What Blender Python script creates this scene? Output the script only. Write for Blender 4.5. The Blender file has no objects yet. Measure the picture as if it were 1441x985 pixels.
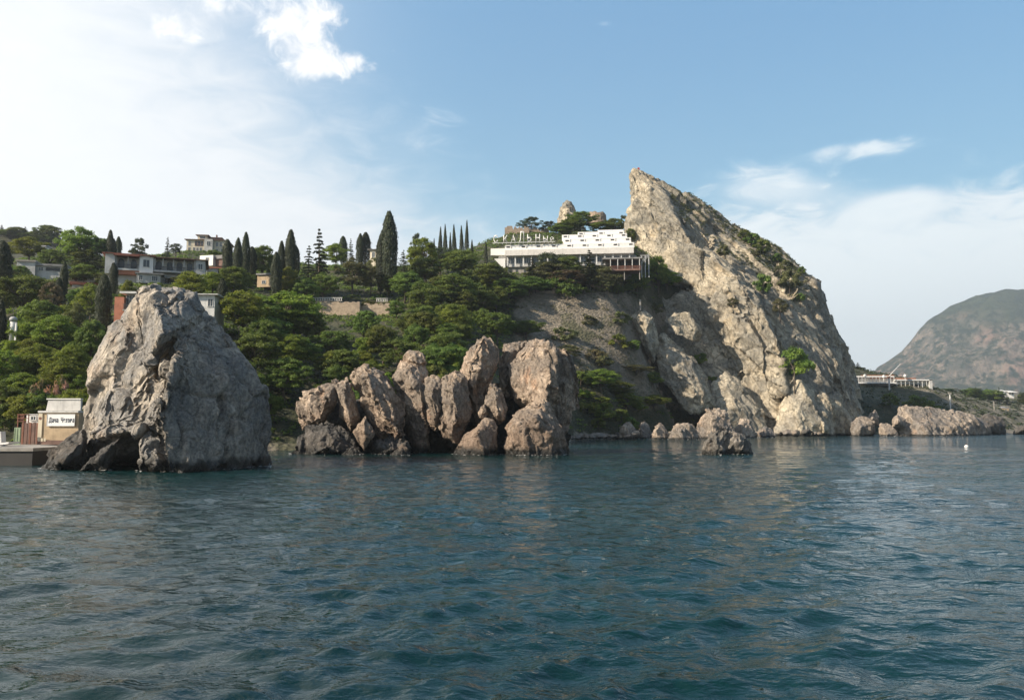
import bpy, bmesh, math, random
import numpy as np
from mathutils import Vector, Matrix
from mathutils.bvhtree import BVHTree

SC = bpy.context.scene
COL = SC.collection
R = math.radians

# ------------------------------------------------------------------ camera, sky, sun, exposure
F_PX, CXP, CYP, HORIZON, EYE = 1131.0, 720.5, 492.5, 596.0, 4.0
PITCH = math.atan((HORIZON - CYP) / F_PX)
cam = bpy.data.cameras.new("camera")
cam.sensor_width = 36.0
cam.lens = 36.0 * F_PX / 1441.0
cam.clip_start, cam.clip_end = 0.1, 30000.0
camo = bpy.data.objects.new("camera", cam)
COL.objects.link(camo)
camo.location = (0, 0, EYE)
camo.rotation_euler = (math.pi / 2 + PITCH, 0, 0)
SC.camera = camo

SUN_TO = Vector((-0.79, -0.40, 0.52)).normalized()
SUN_EL = math.asin(SUN_TO.z)
SUN_ROT = math.atan2(SUN_TO.x, SUN_TO.y)
SKY_STRENGTH, SUN_STRENGTH = 0.066, 5.0
SC.view_settings.view_transform = 'Standard'
SC.view_settings.look = 'None'
SC.view_settings.exposure = 0.85
SC.view_settings.gamma = 1.0
SC.view_settings.use_curve_mapping = False

sl = bpy.data.lights.new("sun", 'SUN')
sl.energy, sl.angle, sl.color = SUN_STRENGTH, R(0.55), (1.0, 0.88, 0.72)
so = bpy.data.objects.new("sun", sl)
COL.objects.link(so)
so.rotation_euler = SUN_TO.to_track_quat('Z', 'Y').to_euler()
so.location = (-100, -50, 120)


class NT:
    """small helper to write node trees"""
    def __init__(self, tree):
        self.t = tree
        self.n = tree.nodes
        self.l = tree.links

    def new(self, kind, **kw):
        nd = self.n.new(kind)
        for k, v in kw.items():
            setattr(nd, k, v)
        return nd

    def put(self, sock, v):
        if isinstance(v, bpy.types.NodeSocket):
            self.l.new(v, sock)
        elif v is not None:
            if hasattr(sock.default_value, '__len__') and not hasattr(v, '__len__'):
                v = (v,) * len(sock.default_value)
            if hasattr(v, '__len__') and len(sock.default_value) == 4 and len(v) == 3:
                v = tuple(v) + (1,)
            sock.default_value = v

    def math(self, op, a, b=None, c=None, clamp=False):
        nd = self.new('ShaderNodeMath', operation=op, use_clamp=clamp)
        for i, v in enumerate((a, b, c)):
            if v is not None:
                self.put(nd.inputs[i], v)
        return nd.outputs[0]

    def vmath(self, op, a, b=None, scale=None):
        nd = self.new('ShaderNodeVectorMath', operation=op)
        self.put(nd.inputs[0], a)
        if b is not None:
            self.put(nd.inputs[1], b)
        if scale is not None:
            self.put(nd.inputs['Scale'], scale)
        return nd.outputs['Value'] if op in ('DOT_PRODUCT', 'LENGTH') else nd.outputs[0]

    def noise(self, vec, scale, detail=4, rough=0.55, dist=0.0, out=0):
        nd = self.new('ShaderNodeTexNoise')
        self.put(nd.inputs['Vector'], vec)
        self.put(nd.inputs['Scale'], scale)
        self.put(nd.inputs['Detail'], detail)
        self.put(nd.inputs['Roughness'], rough)
        self.put(nd.inputs['Distortion'], dist)
        return nd.outputs[out]

    def voro(self, vec, scale, feature='F1', rnd=1.0, out='Distance'):
        nd = self.new('ShaderNodeTexVoronoi', feature=feature)
        self.put(nd.inputs['Vector'], vec)
        self.put(nd.inputs['Scale'], scale)
        self.put(nd.inputs['Randomness'], rnd)
        return nd.outputs[out]

    def step(self, v, a, b, lo=0.0, hi=1.0):
        nd = self.new('ShaderNodeMapRange', interpolation_type='SMOOTHSTEP')
        self.put(nd.inputs[0], v)
        for i, x in enumerate((a, b, lo, hi)):
            self.put(nd.inputs[1 + i], x)
        return nd.outputs[0]

    def mix(self, f, a, b, blend='MIX'):
        nd = self.new('ShaderNodeMix', data_type='RGBA', blend_type=blend)
        self.put(nd.inputs[0], f)
        self.put(nd.inputs[6], a)
        self.put(nd.inputs[7], b)
        return nd.outputs[2]

    def sep(self, v):
        nd = self.new('ShaderNodeSeparateXYZ')
        self.put(nd.inputs[0], v)
        return nd.outputs

    def comb(self, x, y, z):
        nd = self.new('ShaderNodeCombineXYZ')
        for i, v in enumerate((x, y, z)):
            self.put(nd.inputs[i], v)
        return nd.outputs[0]

    def bump(self, h, strength, dist, normal=None):
        nd = self.new('ShaderNodeBump')
        self.put(nd.inputs['Height'], h)
        nd.inputs['Strength'].default_value = strength
        nd.inputs['Distance'].default_value = dist
        if normal is not None:
            self.put(nd.inputs['Normal'], normal)
        return nd.outputs[0]


def pix_dir(px, py):
    a, b = (px - CXP) / F_PX, (CYP - py) / F_PX
    c, s = math.cos(PITCH), math.sin(PITCH)
    return Vector((a, c - b * s, s + b * c))


def P(px, py, Y):
    """world point seen at photo pixel (px, py) at the real distance Y"""
    d = pix_dir(px, py)
    return Vector((0, 0, EYE)) + d * (Y / d.y)


# ---- world: Nishita sky with procedural cloud layers in direction space
W = bpy.data.worlds.new("World")
SC.world = W
W.use_nodes = True
w = NT(W.node_tree)
w.n.clear()
wo = w.new('ShaderNodeOutputWorld')
sky = w.new('ShaderNodeTexSky', sky_type='NISHITA')
sky.sun_disc = False
sky.sun_elevation = SUN_EL
sky.sun_rotation = SUN_ROT
sky.altitude = 10
sky.air_density = 1.25
sky.dust_density = 0.6
sky.ozone_density = 2.2
gen = w.new('ShaderNodeTexCoord').outputs['Generated']
dirv = w.vmath('NORMALIZE', gen)
dx, dy, dz = w.sep(dirv)[:3]
az = w.math('MULTIPLY', w.math('ARCTAN2', dx, dy), 57.2958)     # degrees, + to the right
el = w.math('MULTIPLY', w.math('ARCSINE', dz), 57.2958)
flat = w.comb(w.math('MULTIPLY', az, 0.1), w.math('MULTIPLY', el, 0.1), 0.0)


def azel(px, py):
    d = pix_dir(px, py).normalized()
    return math.degrees(math.atan2(d.x, d.y)), math.degrees(math.asin(d.z))


def blob(px, py, sx, sy, rot=0.0):
    a0, e0 = azel(px, py)
    ua = w.math('SUBTRACT', az, a0)
    ue = w.math('SUBTRACT', el, e0)
    c, s = math.cos(R(rot)), math.sin(R(rot))
    u = w.math('ADD', w.math('MULTIPLY', ua, c), w.math('MULTIPLY', ue, s))
    v = w.math('SUBTRACT', w.math('MULTIPLY', ue, c), w.math('MULTIPLY', ua, s))
    u = w.math('DIVIDE', u, sx)
    v = w.math('DIVIDE', v, sy)
    r2 = w.math('ADD', w.math('MULTIPLY', u, u), w.math('MULTIPLY', v, v))
    return w.math('EXPONENT', w.math('MULTIPLY', r2, -1.0))


def addm(*v):
    o = v[0]
    for x in v[1:]:
        o = w.math('ADD', o, x)
    return o


nc = w.noise(flat, 6.0, 8, 0.62, 0.5)
nf = w.noise(w.vmath('MULTIPLY', flat, (1.0, 2.6, 1.0)), 2.4, 7, 0.6, 0.9)
# cumulus puffs
cum = addm(blob(425, 70, 2.3, 2.2), blob(475, 92, 2.4, 1.0, 12), blob(252, 43, 2.3, 1.3),
           w.math('MULTIPLY', blob(440, 12, 2.6, 1.2), 0.8), w.math('MULTIPLY', blob(395, 55, 1.6, 1.5), 0.4),
           w.math('MULTIPLY', blob(340, 5, 4.0, 1.2), 0.75))
cum_m = w.step(w.math('ADD', cum, w.math('MULTIPLY', w.math('SUBTRACT', nc, 0.5), 2.5)), 0.40, 1.30)
# thin white veil: thick low on the left, fading up and to the right
veil_el = w.math('ADD', w.math('MULTIPLY', az, 0.50), w.math('MULTIPLY', el, 1.0))
veil = w.step(w.math('ADD', veil_el, w.math('MULTIPLY', w.math('SUBTRACT', nf, 0.5), 17.0)), 20.0, -4.0)
veil2 = w.math('MULTIPLY', w.step(az, 2.0, -36.0), 0.62)
low = w.math('MULTIPLY', w.step(el, 19.0, 1.0), w.step(az, 3.0, -14.0, 0.30, 0.98))
# bank on the right, behind the crag
bank = w.math('MULTIPLY', w.step(w.math('ADD', el, w.math('MULTIPLY', w.math('SUBTRACT', nf, 0.5), 9.0)), 16.5, 11.0),
              w.step(az, 4.0, 14.0))
cir = addm(w.math('MULTIPLY', blob(1235, 208, 4.2, 0.7, -2), 1.0), w.math('MULTIPLY', blob(1262, 294, 3.0, 1.0, 6), 1.6),
           w.math('MULTIPLY', blob(1090, 262, 6.0, 1.8, -6), 1.0), w.math('MULTIPLY', blob(600, 190, 4.5, 3.0), 0.5),
           w.math('MULTIPLY', blob(850, 34, 0.8, 0.3), 0.6))
cir_m = w.math('MULTIPLY', w.step(w.math('ADD', cir, w.math('MULTIPLY', w.math('SUBTRACT', nf, 0.55), 1.5)), 0.25, 1.15), 0.72)


def screen(a, b):
    return w.math('SUBTRACT', 1.0, w.math('MULTIPLY', w.math('SUBTRACT', 1.0, a, clamp=True), w.math('SUBTRACT', 1.0, b, clamp=True)))


thin = screen(screen(w.math('MULTIPLY', veil, 0.80), veil2), screen(low, screen(w.math('MULTIPLY', bank, 0.95), cir_m)))
bgS = w.new('ShaderNodeBackground')
tint = w.mix(1.0, sky.outputs[0], (0.86, 1.0, 1.10), 'MULTIPLY')
w.put(bgS.inputs[0], tint)
bgS.inputs[1].default_value = SKY_STRENGTH
bgV_ = None
thin = w.math('MULTIPLY', thin, w.step(dy, -0.35, 0.35, 0.05, 1.0))
hz = w.math('SUBTRACT', 1.0, w.math('MULTIPLY', w.math('SUBTRACT', 1.0, thin), w.step(dy, -0.2, 0.5, 1.0, 0.45)))
hzc = w.mix(w.step(el, 2.0, 30.0), (0.345, 0.66, 0.765), (0.165, 0.405, 0.68))
bgV = w.new('ShaderNodeBackground')
w.put(bgV.inputs[0], w.mix(w.step(thin, 0.0, 0.75), hzc, w.mix(w.step(az, -12.0, 16.0), (0.86, 0.88, 0.90), (0.82, 0.885, 0.91))))
bgV.inputs[1].default_value = 0.72
bgC = w.new('ShaderNodeBackground')
w.put(bgC.inputs[0], w.mix(w.step(nc, 0.35, 0.75), (0.80, 0.82, 0.86), (1.0, 0.985, 0.96)))
bgC.inputs[1].default_value = 0.72
m1 = w.new('ShaderNodeMixShader')
w.l.new(hz, m1.inputs[0]); w.l.new(bgS.outputs[0], m1.inputs[1]); w.l.new(bgV.outputs[0], m1.inputs[2])
m2 = w.new('ShaderNodeMixShader')
w.l.new(cum_m, m2.inputs[0]); w.l.new(m1.outputs[0], m2.inputs[1]); w.l.new(bgC.outputs[0], m2.inputs[2])
w.l.new(m2.outputs[0], wo.inputs[0])

# ------------------------------------------------------------------ numpy noise
def _h(ix, iy, iz, seed):
    x = (ix.astype(np.int64) * 374761393 + iy.astype(np.int64) * 668265263 + iz.astype(np.int64) * 2147483647 + seed * 974711) & 0xFFFFFFFF
    x = ((x ^ (x >> 13)) * 1274126177) & 0xFFFFFFFF
    x = (x ^ (x >> 16)) & 0xFFFFFFFF
    x = (x * 2246822519) & 0xFFFFFFFF
    return (x ^ (x >> 15)) & 0xFFFFFFFF


def pnoise(p, seed=0):
    """gradient noise, about -1..1"""
    p = np.asarray(p, float)
    i = np.floor(p).astype(np.int64)
    f = p - i
    u = f * f * f * (f * (f * 6 - 15) + 10)
    out = np.zeros(len(p))
    for a in (0, 1):
        for b in (0, 1):
            for c in (0, 1):
                hh = _h(i[:, 0] + a, i[:, 1] + b, i[:, 2] + c, seed)
                gx = ((hh & 1023) / 511.5) - 1
                gy = (((hh >> 10) & 1023) / 511.5) - 1
                gz = (((hh >> 20) & 1023) / 511.5) - 1
                d = gx * (f[:, 0] - a) + gy * (f[:, 1] - b) + gz * (f[:, 2] - c)
                wx = u[:, 0] if a else 1 - u[:, 0]
                wy = u[:, 1] if b else 1 - u[:, 1]
                wz = u[:, 2] if c else 1 - u[:, 2]
                out += d * wx * wy * wz
    return out * 1.2


def fbm(p, octaves=4, seed=0, gain=0.5, ridged=False):
    o, a, s = np.zeros(len(p)), 1.0, 0.0
    q = np.asarray(p, float).copy()
    for k in range(octaves):
        n = pnoise(q, seed + k * 17)
        if ridged:
            n = 1 - 2 * np.abs(n)
        o += a * n
        s += a
        a *= gain
        q = q * 2.03 + 11.3
    return o / s


def cells(p, seed=0):
    """facet height and crack distance from a jittered cell grid"""
    p = np.asarray(p, float)
    i = np.floor(p).astype(np.int64)
    d1 = np.full(len(p), 9.0)
    d2 = np.full(len(p), 9.0)
    fac = np.zeros(len(p))
    for a in (-1, 0, 1):
        for b in (-1, 0, 1):
            for c in (-1, 0, 1):
                j = i + (a, b, c)
                h1 = _h(j[:, 0], j[:, 1], j[:, 2], seed)
                h2 = _h(j[:, 0], j[:, 1], j[:, 2], seed + 77)
                ce = j + np.stack([(h1 & 1023) / 1023., ((h1 >> 10) & 1023) / 1023., ((h1 >> 20) & 1023) / 1023.], 1)
                dl = p - ce
                d = np.sqrt((dl ** 2).sum(1))
                g = np.stack([(h2 & 1023) / 511.5 - 1, ((h2 >> 10) & 1023) / 511.5 - 1, ((h2 >> 20) & 1023) / 511.5 - 1], 1)
                v = (dl * g).sum(1) + ((h2 >> 5) & 255) / 255. * 0.5 - 0.25
                m = d < d1
                d2 = np.where(m, d1, np.minimum(d2, d))
                fac = np.where(m, v, fac)
                d1 = np.where(m, d, d1)
    return fac, d2 - d1


# ------------------------------------------------------------------ mesh helpers
def tag(o, label=None, cat=None, group=None, kind=None):
    if label: o['label'] = label
    if cat: o['category'] = cat
    if group: o['group'] = group
    if kind: o['kind'] = kind
    return o


def mesh_np(name, V, Fc, mat=None, smooth=False, attrs=None):
    """V (n,3); Fc (m,k) one face size"""
    V = np.asarray(V, np.float32)
    Fc = np.asarray(Fc, np.int32)
    me = bpy.data.meshes.new(name)
    me.vertices.add(len(V))
    me.vertices.foreach_set('co', V.ravel())
    k = Fc.shape[1]
    me.loops.add(Fc.size)
    me.loops.foreach_set('vertex_index', Fc.ravel())
    me.polygons.add(len(Fc))
    me.polygons.foreach_set('loop_start', np.arange(0, Fc.size, k, dtype=np.int32))
    if smooth:
        me.polygons.foreach_set('use_smooth', np.ones(len(Fc), bool))
    if attrs:
        for an, av in attrs.items():
            at = me.attributes.new(an, 'FLOAT', 'POINT')
            at.data.foreach_set('value', np.asarray(av, np.float32))
    me.update(calc_edges=True)
    if mat: me.materials.append(mat)
    return me


def link(name, me, parent=None, loc=None):
    o = bpy.data.objects.new(name, me)
    COL.objects.link(o)
    if parent: o.parent = parent
    if loc is not None: o.location = loc
    return o


def empty(name, loc, rz=0.0):
    o = bpy.data.objects.new(name, None)
    COL.objects.link(o)
    o.location = loc
    o.rotation_euler = (0, 0, rz)
    o.empty_display_size = 0.5
    return o


class MB:
    """collects boxes, tubes and prisms; build() links them as one mesh object"""
    def __init__(self):
        self.v, self.f = [], []

    def box(self, x0, x1, y0, y1, z0, z1):
        b = len(self.v)
        self.v += [(x, y, z) for z in (z0, z1) for y in (y0, y1) for x in (x0, x1)]
        self.f += [tuple(b + i for i in q) for q in
                   ((0, 2, 3, 1), (4, 5, 7, 6), (0, 1, 5, 4), (2, 6, 7, 3), (0, 4, 6, 2), (1, 3, 7, 5))]
        return self

    def prism(self, pts, y0, y1):
        """outline in x,z pushed from y0 to y1"""
        b, n = len(self.v), len(pts)
        self.v += [(x, y0, z) for x, z in pts] + [(x, y1, z) for x, z in pts]
        self.f.append(tuple(b + i for i in range(n)))
        self.f.append(tuple(b + n + i for i in reversed(range(n))))
        for i in range(n):
            j = (i + 1) % n
            self.f.append((b + i, b + n + i, b + n + j, b + j))
        return self

    def hip(self, x0, x1, y0, y1, z0, h, inset):
        """hipped roof with eaves"""
        b = len(self.v)
        ym = (y0 + y1) / 2
        self.v += [(x0, y0, z0), (x1, y0, z0), (x1, y1, z0), (x0, y1, z0),
                   (x0, y0, z0 + .15), (x1, y0, z0 + .15), (x1, y1, z0 + .15), (x0, y1, z0 + .15),
                   (x0 + inset, ym, z0 + h), (x1 - inset, ym, z0 + h)]
        self.f += [tuple(b + i for i in q) for q in
                   ((3, 2, 1, 0), (0, 1, 5, 4), (1, 2, 6, 5), (2, 3, 7, 6), (3, 0, 4, 7), (4, 5, 9, 8), (6, 7, 8, 9), (5, 6, 9), (7, 4, 8))]
        return self

    def tube(self, pts, rad, n=8):
        pts = [Vector(p) for p in pts]
        rad = rad if hasattr(rad, '__len__') else [rad] * len(pts)
        b = len(self.v)
        for i, p in enumerate(pts):
            t = (pts[min(i + 1, len(pts) - 1)] - pts[max(i - 1, 0)]).normalized()
            u = t.cross(Vector((0.31, 0.17, 0.93)) if abs(t.z) < 0.9 else Vector((1, 0.1, 0))).normalized()
            q = t.cross(u)
            for k in range(n):
                a = 2 * math.pi * k / n
                self.v.append(tuple(p + (u * math.cos(a) + q * math.sin(a)) * rad[i]))
        for i in range(len(pts) - 1):
            for k in range(n):
                k2 = (k + 1) % n
                self.f.append((b + i * n + k, b + i * n + k2, b + (i + 1) * n + k2, b + (i + 1) * n + k))
        self.f.append(tuple(b + k for k in reversed(range(n))))
        self.f.append(tuple(b + (len(pts) - 1) * n + k for k in range(n)))
        return self

    def mesh(self, name, mat, smooth=False):
        me = bpy.data.meshes.new(name)
        me.from_pydata(self.v, [], self.f)
        if smooth:
            me.polygons.foreach_set('use_smooth', np.ones(len(me.polygons), bool))
        if mat: me.materials.append(mat)
        me.update()
        return me

    def build(self, name, mat, parent=None, loc=None, smooth=False):
        return link(name, self.mesh(name, mat, smooth), parent, loc)


# ------------------------------------------------------------------ materials
def mat(name):
    m = bpy.data.materials.new(name)
    m.use_nodes = True
    t = NT(m.node_tree)
    t.n.clear()
    out = t.new('ShaderNodeOutputMaterial')
    bs = t.new('ShaderNodeBsdfPrincipled')
    t.l.new(bs.outputs[0], out.inputs[0])
    return m, t, bs, out


def pos(t):
    return t.new('ShaderNodeNewGeometry').outputs['Position']


def paint(name, col, rough=0.7, var=0.25, scale=0.8, dark=None, streak=True, metal=0.0, bump=0.0):
    """weathered flat colour: blotches, rain streaks"""
    m, t, bs, out = mat(name)
    p = pos(t)
    n1 = t.noise(p, scale, 6, 0.65)
    n2 = t.noise(t.vmath('MULTIPLY', p, (3.0, 3.0, 0.35)), scale * 1.3, 4, 0.6)
    d = dark if dark else tuple(c * (1 - var * 1.6) for c in col)
    c = t.mix(t.step(n1, 0.35, 0.75), col, d)
    if streak:
        c = t.mix(t.step(n2, 0.52, 0.78, 0.0, 0.55), c, tuple(x * 0.5 for x in d))
    t.put(bs.inputs['Base Color'], c)
    bs.inputs['Roughness'].default_value = rough
    bs.inputs['Metallic'].default_value = metal
    if bump:
        t.put(bs.inputs['Normal'], t.bump(n1, bump, 0.05))
    return m


def rock_mat(name, light, mid, grey, rust, size=1.0, wet=1.2, strata=(0.3, 0.1, 0.95), rust_amt=0.5, bump=0.8, stain_shade=0.0, low=0.0):
    light, mid, grey, rust = ([x * k_ for x in c_] for c_, k_ in ((light, 1.05), (mid, 0.78), (grey, 0.66), (rust, 1.0)))
    m, t, bs, out = mat(name)
    p = pos(t)
    px_, py_, pz_ = t.sep(p)[:3]
    wp = t.vmath('ADD', p, t.vmath('SCALE', t.noise(p, 0.35 / size, 4, 0.6, out=1), scale=2.2 * size))
    bv = Vector(strata).normalized()
    bed = t.vmath('SUBTRACT', wp, t.vmath('SCALE', t.comb(*bv), scale=t.math('MULTIPLY', t.vmath('DOT_PRODUCT', wp, tuple(bv)), 0.86)))
    rdg = t.noise(bed, 1.5 / size, 6, 0.68)
    groove = t.step(t.math('ABSOLUTE', t.math('SUBTRACT', t.noise(bed, 0.75 / size, 5, 0.6), 0.5)), 0.028, 0.0)
    nl = t.noise(wp, 0.16 / size, 5, 0.6)
    nm = t.noise(wp, 0.7 / size, 7, 0.68)
    nf_ = t.noise(p, 3.2 / size, 7, 0.7)
    streak = t.noise(t.vmath('MULTIPLY', wp, (1.6, 1.6, 0.16)), 0.9 / size, 5, 0.65)
    c = t.mix(t.step(nm, 0.34, 0.66), mid, light)
    c = t.mix(t.step(nl, 0.44, 0.56, 0.0, 0.85), c, grey)
    c = t.mix(t.math('MULTIPLY', t.step(t.noise(t.vmath('ADD', wp, (31, 7, 3)), 0.22 / size, 5, 0.7), 0.54, 0.70), rust_amt), c, rust)
    c = t.mix(t.step(streak, 0.50, 0.70, 0.0, 0.72), c, tuple(x * 0.34 for x in grey))
    # cracks and veins
    cw = t.vmath('ADD', p, t.vmath('SCALE', t.noise(p, 0.6 / size, 4, 0.6, out=1), scale=1.6 * size))
    v1 = t.voro(cw, 0.34 / size, 'DISTANCE_TO_EDGE')
    v2 = t.voro(t.vmath('MULTIPLY', cw, (1.0, 1.0, 0.55)), 1.15 / size, 'DISTANCE_TO_EDGE')
    cr = t.math('MAXIMUM', t.math('MULTIPLY', t.step(v1, 0.035, 0.0), t.step(nm, 0.4, 0.6)),
                t.math('MULTIPLY', t.step(v2, 0.03, 0.0), t.math('MULTIPLY', t.step(nm, 0.5, 0.6), 0.6)))
    c = t.mix(t.step(rdg, 0.50, 0.34, 0.0, 0.55), c, tuple(x * 0.55 for x in mid))
    if low:         # the foot of the reef is stained brown
        c = t.mix(t.step(t.math('ADD', pz_, t.math('MULTIPLY', t.math('SUBTRACT', nm, 0.5), 7.0)), 7.5, 1.5, 0.0, low), c, (0.125, 0.078, 0.052))
    if stain_shade:       # seepage streaks, plus shade painted into the colour, on the stack's right flank
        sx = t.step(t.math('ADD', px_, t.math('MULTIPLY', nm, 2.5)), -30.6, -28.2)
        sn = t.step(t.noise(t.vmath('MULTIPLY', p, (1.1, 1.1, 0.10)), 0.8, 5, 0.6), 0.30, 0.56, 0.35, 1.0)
        c = t.mix(t.math('MULTIPLY', t.math('MULTIPLY', sx, sn), t.step(pz_, 14.0, 6.0, 0.35 * stain_shade, stain_shade)), c, (0.045, 0.048, 0.048))
    cr = t.math('MAXIMUM', cr, t.math('MULTIPLY', groove, 0.7))
    c = t.mix(t.math('MULTIPLY', cr, 0.8), c, tuple(x * 0.2 for x in mid))
    c = t.mix(t.step(nf_, 0.3, 0.8, 0.0, 0.35), c, tuple(min(1, x * 1.25) for x in light))
    c = t.mix(t.step(nf_, 0.48, 0.3, 0.0, 0.45), c, tuple(x * 0.45 for x in mid))
    # dark algae and wet band just above the water
    hw = t.math('ADD', pz_, t.math('MULTIPLY', t.math('SUBTRACT', nm, 0.5), 1.6))
    wetf = t.step(hw, wet, wet * 0.35)
    c = t.mix(wetf, c, (0.022, 0.02, 0.016))
    t.put(bs.inputs['Base Color'], c)
    t.put(bs.inputs['Roughness'], t.step(wetf, 0.0, 1.0, 0.88, 0.35))
    bs.inputs['Specular IOR Level'].default_value = 0.3
    h = t.math('ADD', t.math('MULTIPLY', nm, 0.9), t.math('MULTIPLY', nf_, 0.22))
    h = t.math('SUBTRACT', h, t.math('MULTIPLY', cr, 0.35))
    h = t.math('ADD', h, t.math('MULTIPLY', rdg, 1.1))
    t.put(bs.inputs['Normal'], t.bump(h, bump, 0.35 * size))
    return m


def leaf_mat(name, a, b, trans=0.35, hue=0.06):
    m, t, bs, out = mat(name)
    at = t.new('ShaderNodeAttribute', attribute_name='tint').outputs['Fac']
    rnd = t.new('ShaderNodeObjectInfo').outputs['Random']
    c = t.mix(at, a, b)
    hs = t.new('ShaderNodeHueSaturation')
    t.put(hs.inputs['Hue'], t.math('ADD', 0.5 - hue / 2, t.math('MULTIPLY', rnd, hue)))
    t.put(hs.inputs['Value'], t.math('ADD', 0.78, t.math('MULTIPLY', rnd, 0.45)))
    t.put(hs.inputs['Color'], c)
    t.put(bs.inputs['Base Color'], hs.outputs[0])
    bs.inputs['Roughness'].default_value = 0.6
    bs.inputs['Specular IOR Level'].default_value = 0.25
    tr = t.new('ShaderNodeBsdfTranslucent')
    t.put(tr.inputs[0], t.mix(1.0, hs.outputs[0], (1.3, 1.35, 0.6), 'MULTIPLY'))
    mx = t.new('ShaderNodeMixShader')
    mx.inputs[0].default_value = trans
    t.l.new(bs.outputs[0], mx.inputs[1]); t.l.new(tr.outputs[0], mx.inputs[2])
    t.l.new(mx.outputs[0], out.inputs[0])
    return m


M = {}
M['stack'] = rock_mat('stack_limestone', (0.53, 0.455, 0.36), (0.34, 0.295, 0.245), (0.26, 0.265, 0.27), (0.33, 0.20, 0.11), 0.85, 1.3, strata=(0.35, 0.2, 0.92), rust_amt=0.45, bump=0.8, stain_shade=0.70)
M['boulder'] = rock_mat('boulder_limestone', (0.49, 0.385, 0.29), (0.27, 0.20, 0.145), (0.20, 0.175, 0.15), (0.33, 0.17, 0.09), 0.8, 1.3, strata=(-0.35, 0.1, 0.9), rust_amt=0.65, low=0.75)
M['cliff'] = rock_mat('cliff_limestone', (0.58, 0.50, 0.37), (0.35, 0.29, 0.21), (0.25, 0.24, 0.21), (0.42, 0.30, 0.16), 2.3, 1.0, (0.62, -0.15, -0.76), 0.45, 0.8)
M['white_rock'] = rock_mat('white_limestone', (0.64, 0.56, 0.42), (0.50, 0.41, 0.28), (0.42, 0.38, 0.32), (0.48, 0.30, 0.15), 2.3, 1.2, (0.62, -0.15, -0.76), 0.35, 0.8)
M['shore_rock'] = rock_mat('shore_limestone', (0.44, 0.36, 0.28), (0.29, 0.23, 0.18), (0.24, 0.225, 0.21), (0.38, 0.22, 0.12), 1.2, 0.7, rust_amt=0.6)
M['dark_rock'] = rock_mat('dark_shore_rock', (0.17, 0.15, 0.13), (0.10, 0.088, 0.075), (0.085, 0.085, 0.08), (0.15, 0.10, 0.06), 0.8, 1.3)

M['leaf'] = leaf_mat('broad_leaf', (0.054, 0.086, 0.018), (0.190, 0.232, 0.050))
M['leaf_bright'] = leaf_mat('bright_leaf', (0.085, 0.125, 0.022), (0.255, 0.290, 0.052), 0.45)
M['leaf_olive'] = leaf_mat('olive_leaf', (0.075, 0.082, 0.034), (0.185, 0.185, 0.078))
M['leaf_cypress'] = leaf_mat('cypress_leaf', (0.014, 0.022, 0.010), (0.052, 0.062, 0.026), 0.12, 0.03)
M['leaf_pine'] = leaf_mat('pine_needle', (0.024, 0.036, 0.016), (0.080, 0.098, 0.038), 0.2, 0.04)
M['leaf_brown'] = leaf_mat('brown_leaf', (0.085, 0.062, 0.036), (0.16, 0.12, 0.065), 0.25)
M['flower'] = leaf_mat('oleander_leaf', (0.10, 0.12, 0.035), (0.52, 0.26, 0.25), 0.3, 0.03)
M['bark'] = paint('bark', (0.13, 0.10, 0.075), 0.9, 0.3, 3.0)
M['white'] = paint('white_render', (0.74, 0.715, 0.675), 0.7, 0.06, 0.25, streak=False)
M['white_dirty'] = paint('stained_white_render', (0.66, 0.64, 0.60), 0.8, 0.22, 0.5)
M['cream'] = paint('cream_render', (0.62, 0.54, 0.40), 0.8, 0.16, 0.4)
M['grey_wall'] = paint('grey_render', (0.46, 0.45, 0.43), 0.85, 0.2, 0.5)
M['tan_wall'] = paint('tan_render', (0.50, 0.37, 0.23), 0.85, 0.22, 0.9)
M['brick'] = paint('brick_wall', (0.42, 0.16, 0.09), 0.85, 0.2, 1.2)
M['roof_red'] = paint('red_roof_tiles', (0.31, 0.105, 0.065), 0.8, 0.25, 0.9)
M['roof_brown'] = paint('brown_roof_tiles', (0.20, 0.115, 0.085), 0.8, 0.25, 0.9)
M['roof_grey'] = paint('grey_roof', (0.26, 0.25, 0.24), 0.85, 0.25, 0.6)
M['dark'] = paint('dark_opening', (0.035, 0.035, 0.038), 0.6, 0.2, 0.6)
M['concrete'] = paint('concrete', (0.33, 0.30, 0.26), 0.9, 0.25, 0.7)
M['concrete_dark'] = paint('wet_dark_concrete', (0.028, 0.024, 0.02), 0.7, 0.3, 0.6)
M['wood'] = paint('brown_boards', (0.19, 0.115, 0.09), 0.85, 0.25, 1.5)
M['rust'] = paint('rusty_steel', (0.22, 0.09, 0.055), 0.8, 0.25, 1.6)
M['green'] = paint('green_paint', (0.26, 0.33, 0.20), 0.7, 0.15, 1.0)
M['orange'] = paint('orange_netting', (0.36, 0.17, 0.10), 0.7, 0.2, 0.4)
M['sign_white'] = paint('sign_board', (0.82, 0.81, 0.78), 0.6, 0.05, 0.8, streak=False)
M['ink'] = paint('sign_lettering', (0.035, 0.04, 0.06), 0.6, 0.1, 2.0, streak=False)
M['pale_metal'] = paint('pale_metal', (0.55, 0.54, 0.52), 0.5, 0.12, 0.6)
M['flag_red'] = paint('flag_red', (0.45, 0.06, 0.05), 0.7, 0.1, 2.0, streak=False)
M['stone_wall'] = paint('ruin_masonry', (0.34, 0.26, 0.19), 0.95, 0.3, 1.4, bump=0.6)
M['cream_white'] = paint('cream_parapet', (0.64, 0.60, 0.55), 0.8, 0.10, 0.5)
M['tan_stone'] = paint('tan_bank_stone', (0.44, 0.34, 0.24), 0.95, 0.3, 1.0, bump=0.6)
g, t, bs, out = mat('window_glass')
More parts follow.
